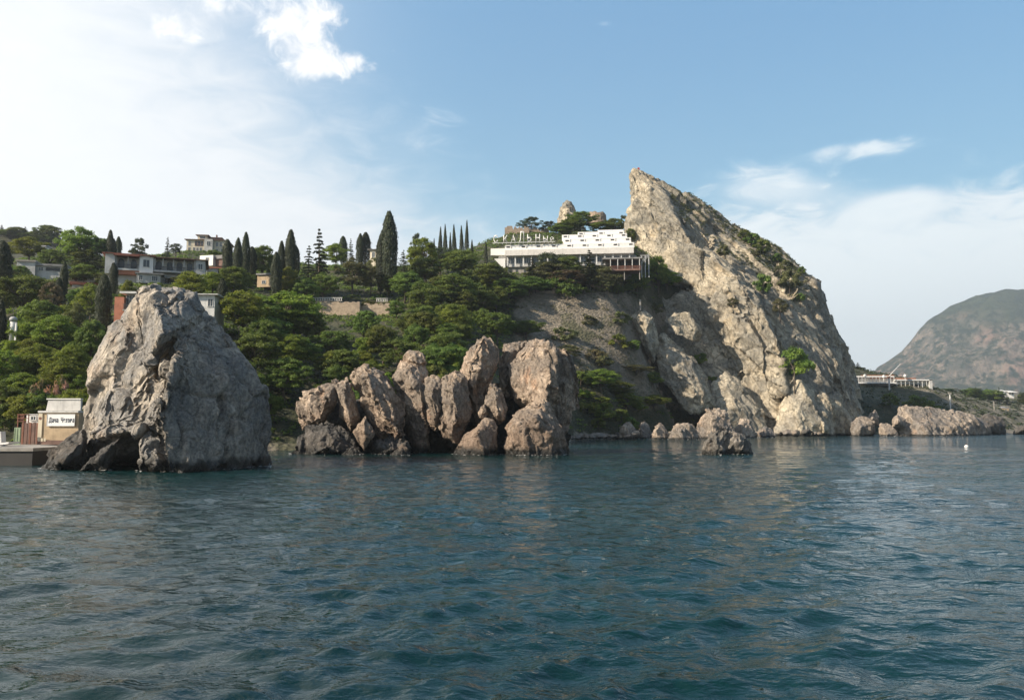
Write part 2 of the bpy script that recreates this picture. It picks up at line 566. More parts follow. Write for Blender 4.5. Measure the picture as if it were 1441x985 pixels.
bs.inputs['Base Color'].default_value = (0.05, 0.06, 0.07, 1)
t.put(bs.inputs['Roughness'], t.step(t.noise(pos(t), 0.5, 2), 0.3, 0.7, 0.08, 0.3))
M['glass'] = g

# ------------------------------------------------------------------ terrain
def cp(px, py, Y):
    q = P(px, py, Y)
    return (q.x, q.y, q.z)


def cz(px, Y, z):
    return ((px - CXP) / F_PX * Y, Y, z)


CTRL = [cp(*a) for a in [
    # left slope
    (-60, 600, 108), (0, 590, 110), (100, 585, 112), (0, 555, 120), (110, 545, 121), (0, 505, 138), (130, 505, 133), (-120, 480, 150),
    (0, 455, 162), (130, 455, 158), (60, 410, 190), (130, 408, 190), (200, 412, 182), (280, 415, 186), (20, 388, 215),
    (60, 375, 240), (100, 386, 232), (0, 372, 310), (90, 372, 310), (-100, 330, 430), (0, 338, 440), (70, 342, 440), (130, 362, 420), (200, 372, 300),
    (290, 360, 300), (360, 378, 275), (230, 395, 220), (230, 470, 150), (230, 560, 124), (330, 560, 130), (330, 480, 150),
    # middle slope
    (400, 585, 134), (500, 585, 136), (600, 585, 138), (700, 575, 150), (450, 540, 150), (550, 540, 152), (650, 535, 160), (750, 540, 190),
    (350, 440, 180), (450, 485, 172), (550, 480, 178), (650, 478, 188), (750, 515, 214), (850, 548, 226),
    (445, 438, 203), (520, 438, 206), (450, 426, 209), (540, 426, 213), (420, 408, 228), (540, 402, 238), (350, 400, 222), (620, 405, 236), (700, 415, 246),
    (780, 412, 250), (850, 412, 256), (950, 414, 286), (720, 470, 232), (800, 474, 238), (880, 474, 245), (940, 490, 274),
    (890, 560, 240), (940, 585, 262), (970, 545, 274), (1000, 470, 292), (1010, 580, 280),
    (690, 392, 264), (790, 390, 264), (905, 396, 270), (700, 362, 288), (790, 352, 290), (880, 350, 292), (710, 335, 318), (790, 333, 320), (850, 333, 322),
    (450, 385, 275), (550, 378, 285), (630, 372, 300), (640, 372, 330),
    # right of the crag
    (1215, 560, 345), (1265, 568, 335), (1310, 580, 330), (1355, 592, 322), (1210, 546, 385), (1300, 545, 392), (1345, 560, 450), (1420, 575, 500),
    (1300, 548, 520), (1400, 568, 620), (1500, 565, 650), (1230, 540, 600), (1350, 555, 760), (1500, 560, 780),
]]
CTRL += [cz(*a) for a in [
    (-300, 100, 0), (-100, 101, 0), (20, 101, 0), (120, 104, 0), (230, 112, 0), (330, 118, 0), (400, 123, 0), (500, 126, 0), (600, 127, 0), (700, 134, 0),
    (760, 160, 0), (800, 192, 0), (850, 212, 0), (900, 234, 0), (960, 258, 0), (1040, 274, 0), (1120, 288, 0), (1200, 296, 0), (1290, 300, 0), (1420, 308, -1),
    (-300, 80, -6), (0, 80, -5), (230, 90, -6), (400, 105, -5), (600, 108, -5), (760, 120, -8), (850, 180, -7), (950, 215, -7), (1100, 228, -7), (1250, 255, -7), (1120, 268, -4), (1200, 274, -4), (1290, 286, -3), (1400, 280, -7),
    (1470, 340, -5), (1430, 400, -4), (1500, 440, -3), (1620, 470, -2), (1700, 520, 1), (1800, 600, 8),
    (-500, 160, 14), (-500, 300, 45), (-500, 500, 110), (0, 650, 120), (300, 450, 62), (500, 450, 60), (700, 450, 62), (850, 450, 66), (1000, 400, 60), (1060, 330, 45),
    (1000, 600, 45), (600, 700, 60), (300, 700, 70), (1150, 520, 35), (1100, 700, 45), (-300, 750, 130), (1700, 850, 25), (1400, 850, 28), (1000, 850, 45), (1130, 330, 30),
]]
CT = np.array(CTRL)


def _phi(r2):
    return 0.5 * r2 * np.log(r2 + 1e-6)


_n = len(CT)
_A = np.zeros((_n + 3, _n + 3))
_d = CT[:, None, :2] / 100 - CT[None, :, :2] / 100
_A[:_n, :_n] = _phi((_d ** 2).sum(-1)) + np.eye(_n) * 0.0006
_A[:_n, _n] = 1
_A[:_n, _n + 1:] = CT[:, :2] / 100
_A[_n:, :_n] = _A[:_n, _n:].T
_w = np.linalg.solve(_A, np.concatenate([CT[:, 2], [0, 0, 0]]))


def ground_raw(x, y):
    x = np.atleast_1d(np.asarray(x, float)); y = np.atleast_1d(np.asarray(y, float))
    o = np.zeros(len(x))
    for s in range(0, len(x), 20000):
        q = np.stack([x[s:s + 20000], y[s:s + 20000]], 1) / 100
        r2 = ((q[:, None, :] - CT[None, :, :2] / 100) ** 2).sum(-1)
        o[s:s + 20000] = _phi(r2) @ _w[:_n] + _w[_n] + q @ _w[_n + 1:]
    return o


def ground(x, y):
    z = ground_raw(x, y)
    x = np.atleast_1d(np.asarray(x, float)); y = np.atleast_1d(np.asarray(y, float))
    p = np.stack([x / 14., y / 14., np.zeros(len(x))], 1)
    q = np.stack([x / 30. + y / 60., y / 40. - x / 90., np.zeros(len(x))], 1)
    return np.maximum(z + (fbm(p, 5, 5, 0.6) * 2.2 + (fbm(q, 4, 15, 0.55, True) - 0.2) * 2.6) * np.clip(z / 7, 0.12, 1), -9)


GX = np.arange(-420, 520, 2.6)
GY = np.concatenate([np.arange(70, 340, 2.2), np.arange(340, 900, 6.0)])
_gx, _gy = np.meshgrid(GX, GY)
_gz = ground(_gx.ravel(), _gy.ravel())
TV = np.stack([_gx.ravel(), _gy.ravel(), _gz], 1)
_nx, _ny = len(GX), len(GY)
_i = np.arange(_nx * _ny).reshape(_ny, _nx)
TF = np.stack([_i[:-1, :-1].ravel(), _i[:-1, 1:].ravel(), _i[1:, 1:].ravel(), _i[1:, :-1].ravel()], 1)


def to_px(V):
    """photo pixel of world points (used only to say which ground is dry or wooded)"""
    V = np.asarray(V, float)
    c, s = math.cos(PITCH), math.sin(PITCH)
    z = V[:, 2] - EYE
    fwd = V[:, 1] * c + z * s
    up = -V[:, 1] * s + z * c
    return CXP + F_PX * V[:, 0] / fwd, CYP - F_PX * up / fwd


# dry, stony stretches of the hillside, as world rectangles with soft edges
def soft(v, a, b, e):
    return np.clip((v - a) / e, 0, 1) * np.clip((b - v) / e, 0, 1)


def dryness(V):
    x, y, z = V[:, 0], V[:, 1], V[:, 2]
    k = fbm(np.stack([x / 9, y / 9, z / 9], 1), 3, 21) * 6
    d = soft(x + k, -1, 75, 5) * soft(z + k * 0.5, 18, 47, 3) * soft(y, 200, 275, 5)
    d = np.maximum(d, soft(x + k, 30, 80, 6) * soft(z, 6, 47, 5) * soft(y, 225, 300, 8) * 0.8)
    d = np.maximum(d, soft(x + k, -52, -36, 3) * soft(z + k * .4, 30, 36.5, 1.5) * soft(y, 195, 212, 3))
    d = np.maximum(d, soft(x + k, 180, 600, 14) * 0.45)
    return np.maximum(d, np.clip(1.5 - z, 0, 1))


dry = dryness(TV)
m, t, bs, out = mat('hillside_earth')
p = pos(t)
da = t.new('ShaderNodeAttribute', attribute_name='dry').outputs['Fac']
n1 = t.noise(p, 0.25, 7, 0.65); n2 = t.noise(t.vmath('MULTIPLY', p, (1, 1, 3.2)), 1.3, 6, 0.7)
vv = t.voro(t.vmath('MULTIPLY', p, (1.0, 1.0, 1.8)), 1.1, 'F1')
c1 = t.mix(t.step(n1, 0.35, 0.7), (0.035, 0.042, 0.016), (0.085, 0.078, 0.040))
c2 = t.mix(t.step(n1, 0.35, 0.65), (0.20, 0.168, 0.125), (0.32, 0.27, 0.205))
c2 = t.mix(t.step(n2, 0.5, 0.64, 0, 0.75), c2, (0.085, 0.072, 0.045))
c2 = t.mix(t.step(t.noise(p, 0.11, 5, 0.7), 0.50, 0.62, 0, 0.75), c2, (0.085, 0.088, 0.038))
t.put(bs.inputs['Base Color'], t.mix(t.step(t.math('ADD', da, t.math('MULTIPLY', t.math('SUBTRACT', n1, .5), .6)), 0.3, 0.6), c1, c2))
bs.inputs['Roughness'].default_value = 0.95
t.put(bs.inputs['Normal'], t.bump(t.math('ADD', t.math('ADD', n2, n1), vv), 0.9, 0.8))
M['earth'] = m
terr = link('hillside', mesh_np('hillside', TV, TF, M['earth'], True, {'dry': dry}))
tag(terr, kind='structure')
BV_T = BVHTree.FromPolygons([tuple(v) for v in TV.tolist()], [tuple(f) for f in TF.tolist()])

# ------------------------------------------------------------------ rocks
def hull_mesh(hulls, voxel):
    bm = bmesh.new()
    for pts in hulls:
        vs = [bm.verts.new(q) for q in pts]
        r = bmesh.ops.convex_hull(bm, input=vs, use_existing_faces=False)
        dead = [g_ for g_ in set(r['geom_interior'] + r['geom_unused']) if isinstance(g_, bmesh.types.BMVert)]
        bmesh.ops.delete(bm, geom=dead, context='VERTS')
    me = bpy.data.meshes.new('tmp')
    bm.to_mesh(me); bm.free()
    o = bpy.data.objects.new('tmp', me)
    COL.objects.link(o)
    md = o.modifiers.new('r', 'REMESH')
    md.mode = 'VOXEL'; md.voxel_size = voxel
    md.use_smooth_shade = True
    dg = bpy.context.evaluated_depsgraph_get()
    res = bpy.data.meshes.new_from_object(o.evaluated_get(dg))
    bpy.data.objects.remove(o)
    bpy.data.meshes.remove(me)
    return res


def get_np(me):
    V = np.zeros(len(me.vertices) * 3, np.float32); me.vertices.foreach_get('co', V)
    N = np.zeros(len(me.vertices) * 3, np.float32); me.vertices.foreach_get('normal', N)
    return V.reshape(-1, 3).astype(float), N.reshape(-1, 3).astype(float)


def relax(me, V, n):
    E = np.zeros(len(me.edges) * 2, np.int32); me.edges.foreach_get('vertices', E)
    E = E.reshape(-1, 2)
    deg = np.bincount(E.ravel(), minlength=len(V))[:, None]
    for _ in range(n):
        S = np.zeros_like(V)
        for k in range(3):
            S[:, k] = np.bincount(E[:, 0], V[E[:, 1], k], len(V)) + np.bincount(E[:, 1], V[E[:, 0], k], len(V))
        V = V * 0.4 + S / np.maximum(deg, 1) * 0.6
    return V


def rockify(me, s, seed, warp=0.35, facet=0.5, crack=0.25, fine=0.12, bed=(0.5, 0.1, 0.86), bedamp=0.0, smooth=2, calm=0.65, mask=None, stretch=0.5, chips=120, chip_r=1.0, chip_d=0.16, lim=0.17, grain=1.0):
    """s: size of the main fracture blocks in metres"""
    V, N = get_np(me)
    V = relax(me, V, smooth)
    q = V / (s * 1.5)
    wv = np.stack([fbm(q, 3, seed), fbm(q + 40, 3, seed + 1), fbm(q + 80, 3, seed + 2)], 1)
    Wp = V + wv * s * 0.6
    ax = np.array(bed) / np.linalg.norm(bed)
    al = Wp @ ax
    B = Wp - np.outer(al, ax) * stretch            # blocks drawn out along the bedding direction
    f1, e1 = cells(B / s, seed)
    f2, e2 = cells(B / (s * 0.42) + 9, seed + 5)
    f3, e3 = cells(B / (s * 0.17) + 19, seed + 8)
    rg = np.clip(fbm(V / (s * 1.3) + 5, 3, seed + 50) * 2.2 + 0.5, 0, 1)
    if mask is not None:
        rg = rg * mask(V)
    rg = ((1 - calm) + calm * rg) * 1.25
    d = f1 * s * 0.60 * facet + (f2 * s * 0.30 * facet + f3 * s * 0.14 * facet) * rg
    d -= np.clip(0.09 - e1, 0, 1) / 0.09 * s * 0.16 * crack * np.clip(fbm(V / (2 * s), 2, seed + 9) + 0.5, 0, 1.3)
    d -= np.clip(0.08 - e2, 0, 1) / 0.08 * s * 0.07 * crack
    if bedamp:
        side = np.cross(ax, (0.3, -0.9, 0.2)); side /= np.linalg.norm(side)
        u = (Wp @ side) / (s * 0.55) + fbm(V / (s * 2.5), 3, seed + 30) * 1.2
        sk = fbm(np.stack([u, al / (s * 4), u * 0], 1), 4, seed + 31, ridged=True)
        d += sk * s * bedamp
    d += (fbm(V / (s * 0.22), 5, seed + 12, 0.6) * 1.3 + fbm(V / (s * 0.5), 4, seed + 14, 0.55, True) * 0.8) * s * fine * rg
    V = V + wv * s * warp + N * d[:, None]
    me.vertices.foreach_set('co', V.astype(np.float32).ravel())
    me.update()
    # chisel flat fracture faces into the surface
    V, N = get_np(me)
    g_ = np.random.default_rng(seed)
    n_ = len(V)
    cum = np.zeros(n_)
    for k in range(chips):
        i = g_.integers(n_)
        nn = N[i] + g_.normal(size=3) * 0.20
        if abs(N[i] @ ax) < 0.55: nn -= ax * (nn @ ax) * 0.7
        nn /= np.linalg.norm(nn)
        r_ = s * chip_r * g_.uniform(0.45, 1.3)
        dl = V - V[i]
        ins = np.abs(dl).max(1) < r_ * 1.6
        idx = np.where(ins)[0]
        q_ = dl[idx]
        a_l = q_ @ ax
        rad = np.linalg.norm(q_ - np.outer(a_l, ax) * 0.55, axis=1)
        ex = q_ @ nn + s * chip_d * g_.uniform(0.2, 1.0)
        wgt = np.clip((r_ - rad) / (r_ * 0.12), 0, 1)
        mv = np.clip(ex, 0, s * 0.45) * wgt * (N[idx] @ nn > 0.30)
        mv = np.minimum(mv, s * lim * g_.uniform(.6, 1.0) - cum[idx]).clip(0)
        cum[idx] += mv
        V[idx] -= mv[:, None] * nn
    V = relax(me, V, 1)
    V += N * ((fbm(V / (s * 0.10), 4, seed + 60, 0.6) * 0.016 + fbm(V / (s * 0.35), 4, seed + 61, 0.6, True) * 0.018) * s * grain)[:, None]
    me.vertices.foreach_set('co', V.astype(np.float32).ravel())
    me.update()
    return V


def hull_pts(Y, sil, front, thick, shrink=0.75):
    c = np.mean(np.array(sil), 0)
    out = [P(x, y, Y) for x, y in sil] + [P(x, y, Y + d) for x, y, d in front]
    out += [P(c[0] + (x - c[0]) * shrink, c[1] + (y - c[1]) * (shrink if y < c[1] else 1.0), Y + thick) for x, y in sil]
    return out


def rock(label, hulls, voxel, s, seed, material, cat='boulder', name='boulder', group=None, **kw):
    me = hull_mesh(hulls, voxel)
    rockify(me, s, seed, **kw)
    me.name = name
    me.materials.clear(); me.materials.append(material)
    V, _ = get_np(me)
    c = V.mean(0); c[2] = max(V[:, 2].min(), 0.0)
    me.vertices.foreach_set('co', (V - c).astype(np.float32).ravel())
    me.update()
    o = link(name, me, loc=c)
    return tag(o, label, cat, group)

ORD = ['leftmost', 'second', 'third', 'fourth', 'fifth', 'sixth', 'seventh', 'eighth', 'ninth', 'tenth', 'eleventh', 'twelfth', 'thirteenth', 'fourteenth', 'fifteenth', 'sixteenth',
       'seventeenth', 'eighteenth', 'nineteenth', 'twentieth', 'twenty-first', 'twenty-second', 'twenty-third', 'twenty-fourth', 'twenty-fifth', 'twenty-sixth']

# ------------------------------------------------------------------ the big sea stack on the left
YS = 76
A_ = hull_pts(YS, [(110, 650), (113, 600), (121, 560), (130, 510), (150, 465), (186, 424), (205, 425), (222, 500), (230, 580), (232, 650)],
              [(142, 640, -3.0), (150, 560, -3.4), (172, 490, -2.6), (205, 600, -4.6), (218, 540, -4.0), (190, 448, -1.2)], 9)
A2 = hull_pts(YS, [(170, 470), (185, 425), (203, 404), (222, 400), (230, 440), (225, 470)], [(196, 430, -1.6)], 6)
B_ = hull_pts(YS - 1, [(177, 455), (188, 432), (206, 412), (226, 402), (250, 403), (277, 409), (290, 431), (290, 445), (252, 485), (222, 522), (206, 520), (190, 480)],
              [(210, 425, -4.6), (240, 440, -3.2), (210, 505, -5.4), (228, 470, -6.4)], 8)
C_ = hull_pts(YS, [(206, 560), (235, 500), (262, 440), (284, 434), (306, 438), (326, 466), (345, 505), (367, 533), (380, 556), (383, 600), (384, 668), (240, 668), (214, 640), (200, 600)],
              [(240, 505, -8.0), (230, 575, -9.4), (244, 655, -9.8), (286, 500, -3.6), (300, 655, -3.6)], 13)
C2 = hull_pts(YS, [(196, 575), (215, 535), (240, 520), (245, 600), (232, 628), (205, 612)], [(222, 560, -9.4), (232, 610, -9.6), (210, 600, -8.4)], 4)
D1 = hull_pts(YS - 8, [(198, 664), (201, 640), (205, 620), (222, 622), (238, 640), (247, 664)], [(215, 640, -1.6), (228, 655, -1.8)], 4)
D2 = hull_pts(YS - 2, [(118, 600), (150, 590), (200, 590), (205, 612), (160, 632), (125, 626)], [(160, 612, -5.2), (196, 606, -6.0), (135, 612, -3.4)], 5)
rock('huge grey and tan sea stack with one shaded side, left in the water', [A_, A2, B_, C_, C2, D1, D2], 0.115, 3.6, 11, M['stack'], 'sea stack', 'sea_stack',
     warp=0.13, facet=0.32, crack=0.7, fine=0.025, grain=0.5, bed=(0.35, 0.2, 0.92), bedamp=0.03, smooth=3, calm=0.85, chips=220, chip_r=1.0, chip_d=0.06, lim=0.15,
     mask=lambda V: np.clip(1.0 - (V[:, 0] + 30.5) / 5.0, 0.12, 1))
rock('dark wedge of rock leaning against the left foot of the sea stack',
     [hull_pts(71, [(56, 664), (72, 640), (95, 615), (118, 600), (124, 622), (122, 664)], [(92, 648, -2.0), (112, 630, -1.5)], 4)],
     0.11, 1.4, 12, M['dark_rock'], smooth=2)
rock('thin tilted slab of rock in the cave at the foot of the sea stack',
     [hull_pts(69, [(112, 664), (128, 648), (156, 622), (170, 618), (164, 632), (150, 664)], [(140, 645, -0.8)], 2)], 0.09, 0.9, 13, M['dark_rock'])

# ------------------------------------------------------------------ the cluster of boulders in the middle
Bm, Bg = M['boulder'], 'boulders of the reef in front of the hillside'


def reef(label, Y, sil, front, thick, seed, s=1.8, vox=0.115, material=None, group=Bg, **kw):
    kw.setdefault('warp', 0.16); kw.setdefault('facet', 0.55); kw.setdefault('crack', 0.5); kw.setdefault('fine', 0.02); kw.setdefault('chips', 80); kw.setdefault('chip_d', 0.08); kw.setdefault('lim', 0.32); kw.setdefault('chip_r', 1.5); kw.setdefault('grain', 0.6)
    kw.setdefault('bed', (-0.35, 0.1, 0.9)); kw.setdefault('bedamp', 0.03)
    return rock(label, [hull_pts(Y, sil, front, thick)], vox, s, seed, material or Bm, group=group, **kw)


reef('sunlit boulder with a dark hollow face, far left end of the reef', 110, [(416, 585), (420, 565), (430, 551), (459, 535), (478, 530), (478, 570), (460, 592), (424, 606)],
     [(432, 575, -1.6), (462, 560, -3.0), (452, 590, -2.4)], 6, 31)
reef('smooth grey slab boulder leaning left of the tall cream block of the reef', 109, [(466, 540), (489, 526), (500, 545), (512, 582), (508, 600), (494, 610), (476, 588)],
     [(484, 560, -2.6), (494, 592, -2.8)], 5, 32, facet=0.35)
reef('big cream coloured block with vertical flutes, sunniest of the reef', 109, [(487, 527), (498, 516), (514, 510), (527, 514), (545, 526), (551, 551), (567, 574), (574, 618), (540, 618), (520, 590), (500, 552)],
     [(518, 540, -3.2), (545, 590, -4.2), (560, 612, -3.8), (532, 560, -3.6)], 7, 33, s=2.0, bedamp=0.07, bed=(-0.3, 0.0, 0.95))
reef('diamond shaped brown boulder standing on its point at the waterline', 104.5, [(494, 609), (502, 595), (514, 583), (531, 609), (513, 636)],
     [(512, 608, -1.3)], 3, 34, s=1.1, facet=0.3)
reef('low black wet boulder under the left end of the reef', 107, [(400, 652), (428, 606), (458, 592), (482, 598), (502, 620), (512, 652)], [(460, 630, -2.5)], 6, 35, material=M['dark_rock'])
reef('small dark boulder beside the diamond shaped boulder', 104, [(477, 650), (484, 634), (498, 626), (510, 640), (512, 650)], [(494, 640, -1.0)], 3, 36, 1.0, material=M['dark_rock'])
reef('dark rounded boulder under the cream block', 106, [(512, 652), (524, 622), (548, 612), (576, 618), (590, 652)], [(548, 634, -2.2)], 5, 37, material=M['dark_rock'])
reef('small brown pyramid boulder at the foot of the cream block', 102.5, [(541, 650), (550, 638), (566, 623), (574, 630), (577, 650)], [(562, 640, -0.8)], 3, 38, 0.9)
reef('craggy leaning rib with a shaded right flank, right of the cream block', 111, [(550, 532), (556, 520), (563, 508), (576, 503), (592, 505), (604, 520), (606, 570), (604, 652), (590, 652), (574, 590), (560, 555)],
     [(572, 520, -2.6), (590, 545, -3.2), (598, 600, -2.6)], 7, 39, 1.3, bedamp=0.08)
reef('pale squarish knob topping the leaning rib of the reef', 111, [(568, 512), (567, 498), (573, 492), (590, 491), (600, 499), (602, 512), (590, 520)], [(576, 505, -1.5), (588, 512, -1.4)], 3.5, 40, 0.9)
reef('brown block with a rough hanging face, left of the two low brown boulders', 108.5, [(590, 548), (596, 532), (607, 526), (619, 527), (633, 541), (632, 574), (616, 606), (602, 600), (592, 564)],
     [(608, 550, -2.2), (614, 585, -2.2)], 5, 41, 1.3)
reef('humped brown boulder with a notch, below the tall leaning pillar', 107.5, [(622, 531), (634, 522), (646, 518), (658, 526), (656, 558), (665, 592), (645, 626), (628, 618), (616, 600), (626, 560)],
     [(640, 545, -2.0), (640, 590, -2.8), (634, 610, -2.2)], 5, 42, 1.5)
reef('tall rounded pillar leaning right with a reddish lower face', 111, [(649, 520), (658, 500), (667, 482), (681, 470), (695, 473), (703, 489), (706, 512), (699, 532), (684, 566), (672, 600), (662, 576), (655, 540)],
     [(672, 495, -2.4), (686, 500, -2.2), (666, 540, -3.0)], 6, 43, 1.8)
reef('grey rounded boulder in the gap behind the pillar and the biggest block', 114, [(700, 515), (709, 484), (724, 476), (744, 479), (740, 500), (724, 515), (722, 560), (704, 560)],
     [(716, 500, -1.8), (712, 535, -2.0)], 6, 44, 1.5)
reef('biggest block of the reef, pale left face and black right side', 111, [(716, 530), (722, 508), (732, 493), (750, 477), (763, 473), (790, 485), (812, 498), (817, 532), (808, 584), (799, 618), (784, 600), (742, 580), (722, 560)],
     [(768, 482, -3.4), (770, 530, -5.4), (768, 575, -5.6), (740, 520, -2.8), (738, 560, -2.6)], 8, 45, 2.2, vox=0.12, bedamp=0.06)
reef('tan wedge shaped boulder held between the pillar and the biggest block', 107, [(690, 538), (697, 535), (705, 545), (716, 570), (713, 592), (703, 598), (686, 588), (679, 572)],
     [(698, 560, -2.0), (702, 584, -2.0)], 4, 46, 1.3)
reef('small pinkish boulder resting against the tan wedge', 106, [(672, 582), (676, 570), (684, 566), (688, 578), (684, 590), (674, 590)], [(680, 578, -0.9)], 2, 47, 0.7)
reef('smooth brown pyramid boulder with one white vein, at the waterline', 104.5, [(630, 654), (640, 628), (650, 613), (684, 584), (696, 588), (704, 604), (698, 654)],
     [(672, 610, -2.6), (684, 640, -2.8), (652, 640, -1.6)], 5, 48, 1.7, facet=0.32)
reef('rough fluted brown boulder under the biggest block at the waterline', 104.5, [(708, 654), (711, 612), (715, 598), (727, 577), (754, 565), (770, 563), (784, 586), (796, 608), (804, 654)],
     [(730, 600, -2.6), (752, 590, -3.0), (778, 610, -2.6), (745, 648, -3.2), (785, 648, -2.4)], 6, 49, 1.2, bedamp=0.10, facet=0.6)
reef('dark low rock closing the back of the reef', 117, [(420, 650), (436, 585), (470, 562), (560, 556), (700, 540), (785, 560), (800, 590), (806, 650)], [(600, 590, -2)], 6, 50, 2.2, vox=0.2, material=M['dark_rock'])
rock('lone dark rock with a white streaked left face, standing off the crag',
     [hull_pts(105, [(987, 646), (991, 622), (1000, 611), (1012, 605), (1023, 607), (1026, 646)], [(1004, 618, -1.0), (1010, 640, -1.3)], 3),
      hull_pts(105.5, [(1014, 646), (1022, 614), (1034, 608), (1046, 611), (1054, 621), (1061, 646)], [(1034, 622, -1.2)], 3)],
     0.1, 1.1, 52, rock_mat('guano_rock', (0.36, 0.32, 0.27), (0.16, 0.135, 0.11), (0.10, 0.095, 0.085), (0.2, 0.12, 0.07), 0.5, 0.8), facet=0.6)

# ------------------------------------------------------------------ the great crag
cl = []
# body behind
cl.append([P(*a) for a in [(890, 243, 300), (888, 300, 300), (884, 345, 300), (880, 420, 296), (900, 243, 300), (932, 264, 304), (975, 277, 308), (1010, 303, 312), (1040, 322, 312), (1073, 345, 312),
                           (960, 300, 294), (1020, 380, 292), (985, 372, 290), (940, 362, 288), (900, 250, 325), (1070, 350, 335), (880, 420, 335), (1060, 430, 335), (1060, 430, 290), (900, 430, 290)]])
# summit horn, lit face to the left
cl.append([P(*a) for a in [(890, 243, 298), (897, 240, 299), (910, 247, 300), (936, 265, 296), (950, 300, 287), (975, 340, 281), (984, 372, 279), (955, 372, 284), (925, 362, 291), (905, 352, 296),
                           (885, 335, 302), (887, 290, 302), (888, 262, 301), (930, 265, 315), (980, 372, 310), (895, 350, 315), (893, 245, 310)]])
cl.append([P(*a) for a in [(905, 350, 292), (885, 330, 300), (882, 345, 300), (893, 395, 296), (920, 400, 288), (985, 400, 278), (985, 345, 280), (940, 330, 286), (900, 400, 315), (985, 400, 310)]])
# shaded right shoulder down to the sea
cl.append([P(*a) for a in [(1010, 304, 308), (1040, 323, 306), (1073, 346, 304), (1100, 366, 302), (1122, 379, 300), (1146, 393, 300), (1000, 345, 290), (1040, 385, 282), (1080, 430, 278), (1145, 470, 288),
                           (1060, 330, 330), (1140, 395, 325), (1050, 460, 330), (1140, 470, 330), (1000, 420, 300)]])
cl.append([P(*a) for a in [(1142, 392, 298), (1152, 412, 296), (1158, 436, 296), (1167, 460, 297), (1178, 490, 298), (1190, 520, 299), (1202, 545, 300), (1214, 578, 300), (1228, 622, 302),
                           (1040, 390, 280), (1085, 440, 273), (1095, 500, 267), (1108, 545, 262), (1160, 580, 263), (1180, 625, 266), (1100, 620, 262), (1150, 395, 325), (1215, 580, 335), (1228, 625, 340),
                           (1050, 620, 300), (1050, 460, 320)]])
# terraces and steps that break the shaded side
cl.append([P(*a) for a in [(1120, 400, 287), (1150, 392, 292), (1156, 415, 290), (1156, 440, 290), (1125, 445, 283), (1112, 430, 281), (1150, 400, 305), (1150, 440, 305)]])
cl.append([P(*a) for a in [(1100, 475, 268), (1160, 490, 281), (1178, 500, 286), (1192, 545, 284), (1170, 575, 272), (1115, 545, 263), (1095, 505, 266), (1180, 520, 300), (1110, 520, 290)]])
cl.append([P(*a) for a in [(1160, 560, 266), (1196, 560, 276), (1206, 590, 276), (1210, 622, 276), (1160, 622, 262), (1150, 590, 262), (1200, 600, 292), (1160, 600, 290)]])
# lit spur from the round knob down to the white foot
cl.append([P(*a) for a in [(983, 352, 283), (993, 347, 283), (1004, 352, 281), (1012, 366, 279), (1036, 386, 276), (1056, 412, 272), (1046, 424, 270), (1018, 412, 272), (996, 398, 277), (982, 378, 281),
                           (1000, 350, 296), (1055, 415, 290), (990, 400, 292)]])
cl.append([P(*a) for a in [(985, 385, 280), (972, 410, 280), (972, 440, 279), (985, 458, 277), (1020, 500, 275), (1060, 540, 272), (1088, 562, 268), (1100, 560, 262), (1096, 510, 262), (1092, 466, 264),
                           (1078, 432, 267), (1056, 408, 270), (1030, 400, 272), (1010, 390, 275), (1100, 560, 290), (975, 440, 300), (1060, 410, 295), (1040, 470, 267), (1070, 510, 264)]])
cl.append([P(*a) for a in [(1074, 430, 264), (1093, 466, 261), (1096, 500, 260), (1110, 548, 258), (1090, 560, 261), (1080, 520, 263), (1070, 470, 266), (1098, 500, 275), (1075, 440, 280)]])
cl.append([P(*a) for a in [(1052, 520, 268), (1092, 550, 262), (1100, 600, 262), (1092, 622, 262), (1060, 622, 266), (1030, 580, 272), (1090, 600, 285), (1040, 560, 290)]])
# earthy middle buttress
cl.append([P(*a) for a in [(915, 420, 280), (972, 412, 280), (985, 460, 276), (1060, 545, 270), (1092, 612, 264), (1010, 622, 266), (960, 560, 270), (930, 470, 276), (925, 470, 300), (1090, 600, 300), (975, 420, 300)]])
V_cl = hull_mesh(cl, 0.44)
rockify(V_cl, 9.0, 71, warp=0.10, facet=0.40, crack=0.7, fine=0.012, stretch=0.80, grain=0.5, chips=520, chip_r=1.1, chip_d=0.09, lim=0.20, bed=(0.62, -0.15, -0.76), bedamp=0.17, smooth=2)
V_cl.materials.clear(); V_cl.materials.append(M['cliff'])
crag = tag(link('cliff', V_cl), kind='structure')


def big(label, hulls, seed, s=3.0, vox=0.3, material=None, **kw):
    kw.setdefault('warp', 0.2); kw.setdefault('facet', 0.5); kw.setdefault('fine', 0.03); kw.setdefault('bedamp', 0.05); kw.setdefault('chips', 50)
    kw.setdefault('bed', (0.6, -0.1, -0.78))
    return rock(label, [[P(*a) for a in h] for h in hulls], vox, s, seed, material or M['cliff'], **kw)


